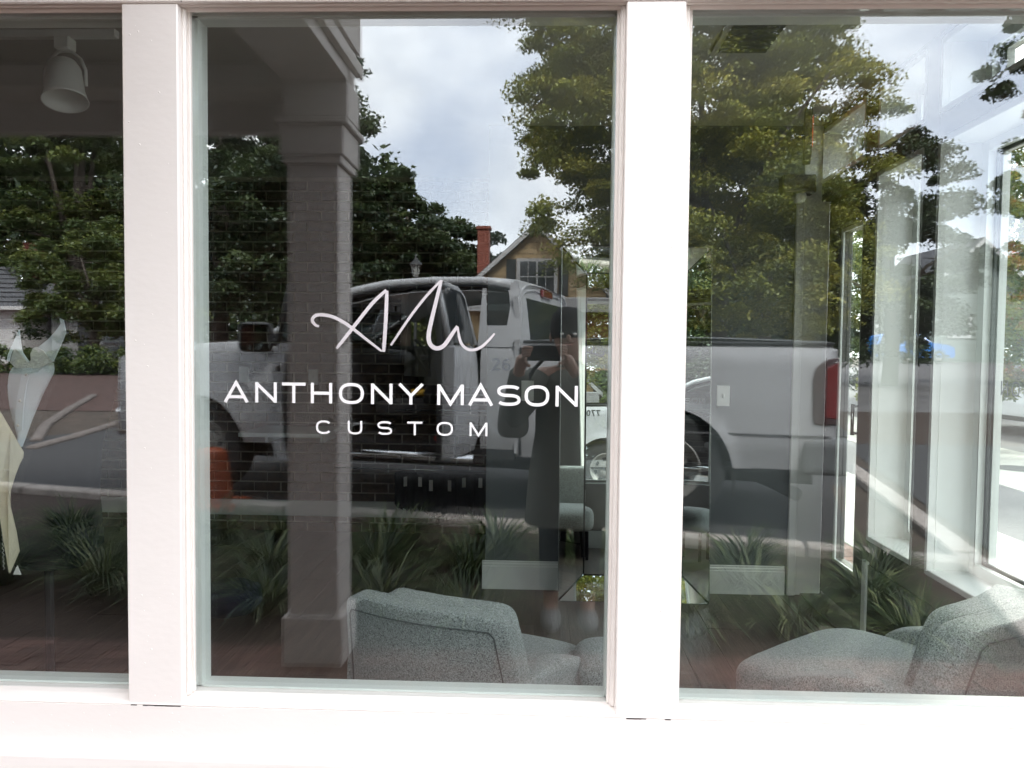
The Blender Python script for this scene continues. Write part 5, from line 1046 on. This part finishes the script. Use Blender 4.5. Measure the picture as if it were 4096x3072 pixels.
for x, h in ((1.75, .62), (3.2, .75)): MB().tube([(x, -1.2, 3.0), (x, -1.2, 3.7+h*.3)], .06, 8).lathe([(0, .08), (.11, .06), (.11, 0), (0, 0)], 10, (x, -1.2, 3.7+h*.3)).obj('vent_pipe', CHROME, wh, smooth=True)
MB().box(.6, 1.2, -3.6, -3.0, 3.8, 5.4).obj('chimney', REDBR, wh)
MB().tube([(2.5, .06, -.2), (2.5, .06, 2.3)], .05, 6).obj('downpipe', HWH, wh)
MB().box(-6, 3.1, .5, .6, 2.22, 2.36).obj('gutter', HWH, wh)
MB().box(4.2, 5.0, -1.2, -1.12, 0, 2.0).obj('door', TRIMB, wh); MB().box(5.3, 6.2, -1.2, -1.12, .9, 2.0).obj('window', HGL, wh)
for k_, z in enumerate(np.arange(2.55, 4.1, .22)):
    t = (z-2.35)/1.9; MB().hexa([(-6+2.8*t, .5-3.0*t+.02, z), (3.1-2.7*t, .5-3.0*t+.02, z), (3.1-2.7*t, .5-3.0*t+.06, z+.02), (-6+2.8*t, .5-3.0*t+.06, z+.02), (-6+2.8*t, .5-3*t-.3, z+.02), (3.1-2.7*t, .5-3*t-.3, z+.02), (3.1-2.7*t, .5-3*t-.28, z+.04), (-6+2.8*t, .5-3*t-.28, z+.04)]).obj('shingle_course', ROOFG, wh)
# grey green house with red roof behind, right window
gh = gable_house('green_house', 'grey green house with white framed window reflected right of the side windows', (26.9, 50), 3.6, 6, 3.1, 4.8, GREENW, ROOFG); gh.scale = (1.6, 1.6, 1.6)
MB().box(-1.15, -.25, .02, .08, 1.15, 2.05).obj('window_frame', HWH, gh); MB().box(-1.03, -.37, .081, .09, 1.27, 1.93).obj('window', HGL, gh)
for z in np.arange(.1, 3.0, .2): MB().hexa([(-1.8, .0, z), (1.8, .0, z), (1.8, .025, z), (-1.8, .025, z), (-1.8, 0, z+.19), (1.8, 0, z+.19), (1.8, .008, z+.19), (-1.8, .008, z+.19)]).obj('clapboard', GREENW, gh)
MB().prism([(-4.2, 2.35), (-1.6, 2.35), (-1.6, 3.0), (-3.6, 3.0)], lambda x, z: (x, .3, z), lambda x, z: (x, -3, z)).obj('porch_roof', ROOFG, gh); MB().box(-4.1, -1.7, .25, .32, 2.2, 2.36).obj('porch_beam', HWH, gh)
for x in (-4.0, -2.75): MB().box(x, x+.12, .2, .32, -.2, 2.2).obj('porch_post', HWH, gh)
rh = thing('red_roof', 'house with a salmon red roof rising behind the grey green house', 'house', O(31.5, 62, gz(60)))
rh.scale = (1.25, 1.25, 1.3)
MB().box(-3.5, 3, -5, 0, -.3, 3.2).obj('wall', GREENW, rh)
MB().prism([(0.4, 3.0), (-5.6, 5.4), (-6, 5.4), (0.4, 2.9)], lambda y, z: (-3.9, y, z), lambda y, z: (3.4, y, z)).obj('roof', ROOFR, rh)
rh.name = 'red_roofed_house'
# street lamp
lp = thing('street_lamp', 'old fashioned lantern street lamp standing behind the truck roof', 'street lamp', O(-3.68, 23, gz(23)))
MB().tube([(0, 0, 0), (0, 0, .8), (0, 0, 3.05)], [.07, .05, .035], 10).obj('post', BLACK, lp, smooth=True)
MB().lathe([(0, 3.05), (.07, 3.05), (.10, 3.12), (.14, 3.40), (.12, 3.41)], 6).obj('lantern_glass', mat('lamp_glass', (.35, .36, .34), .2), lp)
for k_ in range(6): an = math.pi/3*k_; MB().tube([(.10*math.cos(an), .10*math.sin(an), 3.12), (.145*math.cos(an), .145*math.sin(an), 3.41)], .008, 5).obj('lantern_bar', BLACK, lp)
MB().lathe([(.20, 3.40), (.19, 3.43), (.10, 3.52), (.05, 3.56), (.05, 3.60), (.015, 3.64), (.012, 3.76), (0, 3.78)], 12).obj('lantern_cap', BLACK, lp, smooth=True)
def car(name, label, cat, loc, rz, L_, Wd, Hh, paint, suv=True):
    c = thing(name, label, cat, loc, rz)
    if suv: P = [(-.5, .22), (-.5, .45), (-.485, .60), (-.46, .70), (-.42, .93), (-.30, 1.0), (.0, 1.0), (.10, .96), (.22, .68), (.42, .60), (.49, .52), (.5, .30), (.49, .20)]
    else: P = [(-.5, .28), (-.5, .50), (-.48, .64), (-.36, .70), (-.24, .95), (-.12, 1.0), (.04, .99), (.12, .94), (.25, .68), (.45, .58), (.5, .45), (.5, .25)]
    P = [(x*L_, z*Hh) for x, z in P]; zb_ = .20*Hh
    mid = .66*Hh
    def yw(z): return Wd/2*(1-.0*z)-max(0, z-mid)*.42
    mb = MB(); n_ = len(P); a_ = [(x, -yw(z), z) for x, z in P]; b_ = [(x, yw(z), z) for x, z in P]; mb.add(a_+b_, [tuple(range(n_)), tuple(range(n_, 2*n_))[::-1]]+[(i, (i+1) % n_, n_+(i+1) % n_, n_+i) for i in range(n_)])
    mb.obj('body', paint, c, bevel=.04, seg=2)
    G = [(-.43, .70), (-.40, .90), (-.30, .955), (.0, .955), (.09, .93), (.20, .70)] if suv else [(-.34, .71), (-.235, .91), (-.12, .96), (.04, .95), (.115, .91), (.225, .71)]
    for s_ in (-1, 1):
        for q0, q1 in ((0, .48), (.52, 1)):
            x0_, x1_ = G[0][0]+(G[-1][0]-G[0][0])*q0, G[0][0]+(G[-1][0]-G[0][0])*q1
            gp = [(x0_, .70)]+[(x0_, float(np.interp(x0_, [g[0] for g in G], [g[1] for g in G])))]+[g for g in G if x0_ < g[0] < x1_]+[(x1_, float(np.interp(x1_, [g[0] for g in G], [g[1] for g in G]))), (x1_, .70)]
            gp = [g for k_, g in enumerate(gp) if k_ == 0 or g != gp[k_-1]]
            MB().prism([(x*L_, z*Hh) for x, z in gp], lambda x, z: (x, s_*(yw(z)+.006), z), lambda x, z: (x, s_*(yw(z)-.02), z)).obj('side_window', HGL, c)
        for xw in (-.31, .31):
            t_ = MB().lathe([(.20, -.09), (.33, -.10), (.345, -.05), (.345, .05), (.33, .10), (.20, .09)], 24, (xw*L_, s_*(Wd/2-.08), .34), 'y').obj('tyre', RUBBER, c, smooth=True)
            MB().lathe([(.205, .095*s_), (.18, .07*s_), (.05, .08*s_), (0, .085*s_)], 20, (xw*L_, s_*(Wd/2-.08), .34), 'y').obj('rim', STEEL, t_, smooth=True)
            MB().lathe([(.39, 0), (.42, 0)], 24, (xw*L_, s_*(Wd/2+.003), .34), 'y').obj('wheel_arch', TRIMB, c)
        MB().box(-.505*L_, -.46*L_, s_*Wd*.34-.12, s_*Wd*.34+.12, .52*Hh, .64*Hh).obj('tail_lamp', REDL, c, bevel=.015); MB().box(.44*L_, .495*L_, s_*Wd*.35-.12, s_*Wd*.35+.10, .46*Hh, .55*Hh).obj('headlight', CLEARL, c, bevel=.015)
        MB().box(-.44*L_, .44*L_, s_*(Wd/2)-.004, s_*(Wd/2)+.006, .21*Hh, .27*Hh).obj('sill_strip', TRIMB, c)
    return c
car('blue_suv', 'bright blue compact SUV parked in front of the green house', 'car', O(21.4, 47, gz(47)+.06), R(3), 4.4, 1.8, 1.6, mat('blue_car_paint', (.02, .20, .60), .35, coat=.3))
car('white_sedan', 'white sedan parked on the street beyond the side window', 'car', (9.1, 12.3, 0.0), R(96), 4.6, 1.8, 1.36, TRUCKW, suv=False)
car('silver_car', 'silver car whose nose shows at the right side of the left window', 'car', O(-12.9, 27.4, gz(27.4)), R(4), 4.3, 1.75, 1.2, mat('silver_paint', (.13, .14, .14), .3, coat=.6), suv=False)
# street side vegetation, seen directly
tree('small autumn tree with yellow and red leaves beyond the side windows', 0, 0, [(0, 0, 3.2, 1.9, 1.9, 1.7), (.3, .2, 1.9, 1.8, 1.8, 1.1), (-.3, 0, 4.5, 1.2, 1.2, 1.1), (.2, 0, 1.2, 1.2, 1.2, .5)], .09, 70000, .085, LF_AUT, name='autumn_tree', pos=Vector((7.15, 9.6, 0)), nc=220, cr_=.36, group=None)
tree('green tree behind the autumn tree across the street', 0, 0, [(0, 0, 4.5, 3, 3, 2.6), (1.5, -3, 3.4, 2.6, 2.6, 2.2), (-1.5, 3, 4.4, 3, 3, 2.6), (0, 0, 1.6, 2.8, 2.8, 1.2), (0, 0, 7.5, 2.6, 2.6, 1.8)], .2, 90000, .16, LF_GRN, name='street_tree', pos=Vector((13.5, 21, 0)), nc=140, cr_=.6, group=None)
tree('leafy tree seen through the glass of the corner door', 0, 0, [(0, 0, 4.0, 2.4, 2.4, 2.4), (0, 0, 1.7, 2.0, 2.0, 1.3)], .16, 26000, .15, LF_GRN, name='street_tree', pos=Vector((8.2, 17.5, 0)), nc=100, cr_=.5, group=None)
bs_ = thing('evergreen_bush', 'upright conical evergreen bush seen through the corner door', 'bush', (6.2, 12.6, 0)); pts, tn_ = crown_pts([(0, 0, .8, .45, .45, .75), (0, 0, 1.3, .28, .28, .5)], 9000, 60, .18, 1); inst('foliage', leaves_mesh('foliage', pts, .07, LF_YEL, tone=tn_*.7), bs_)
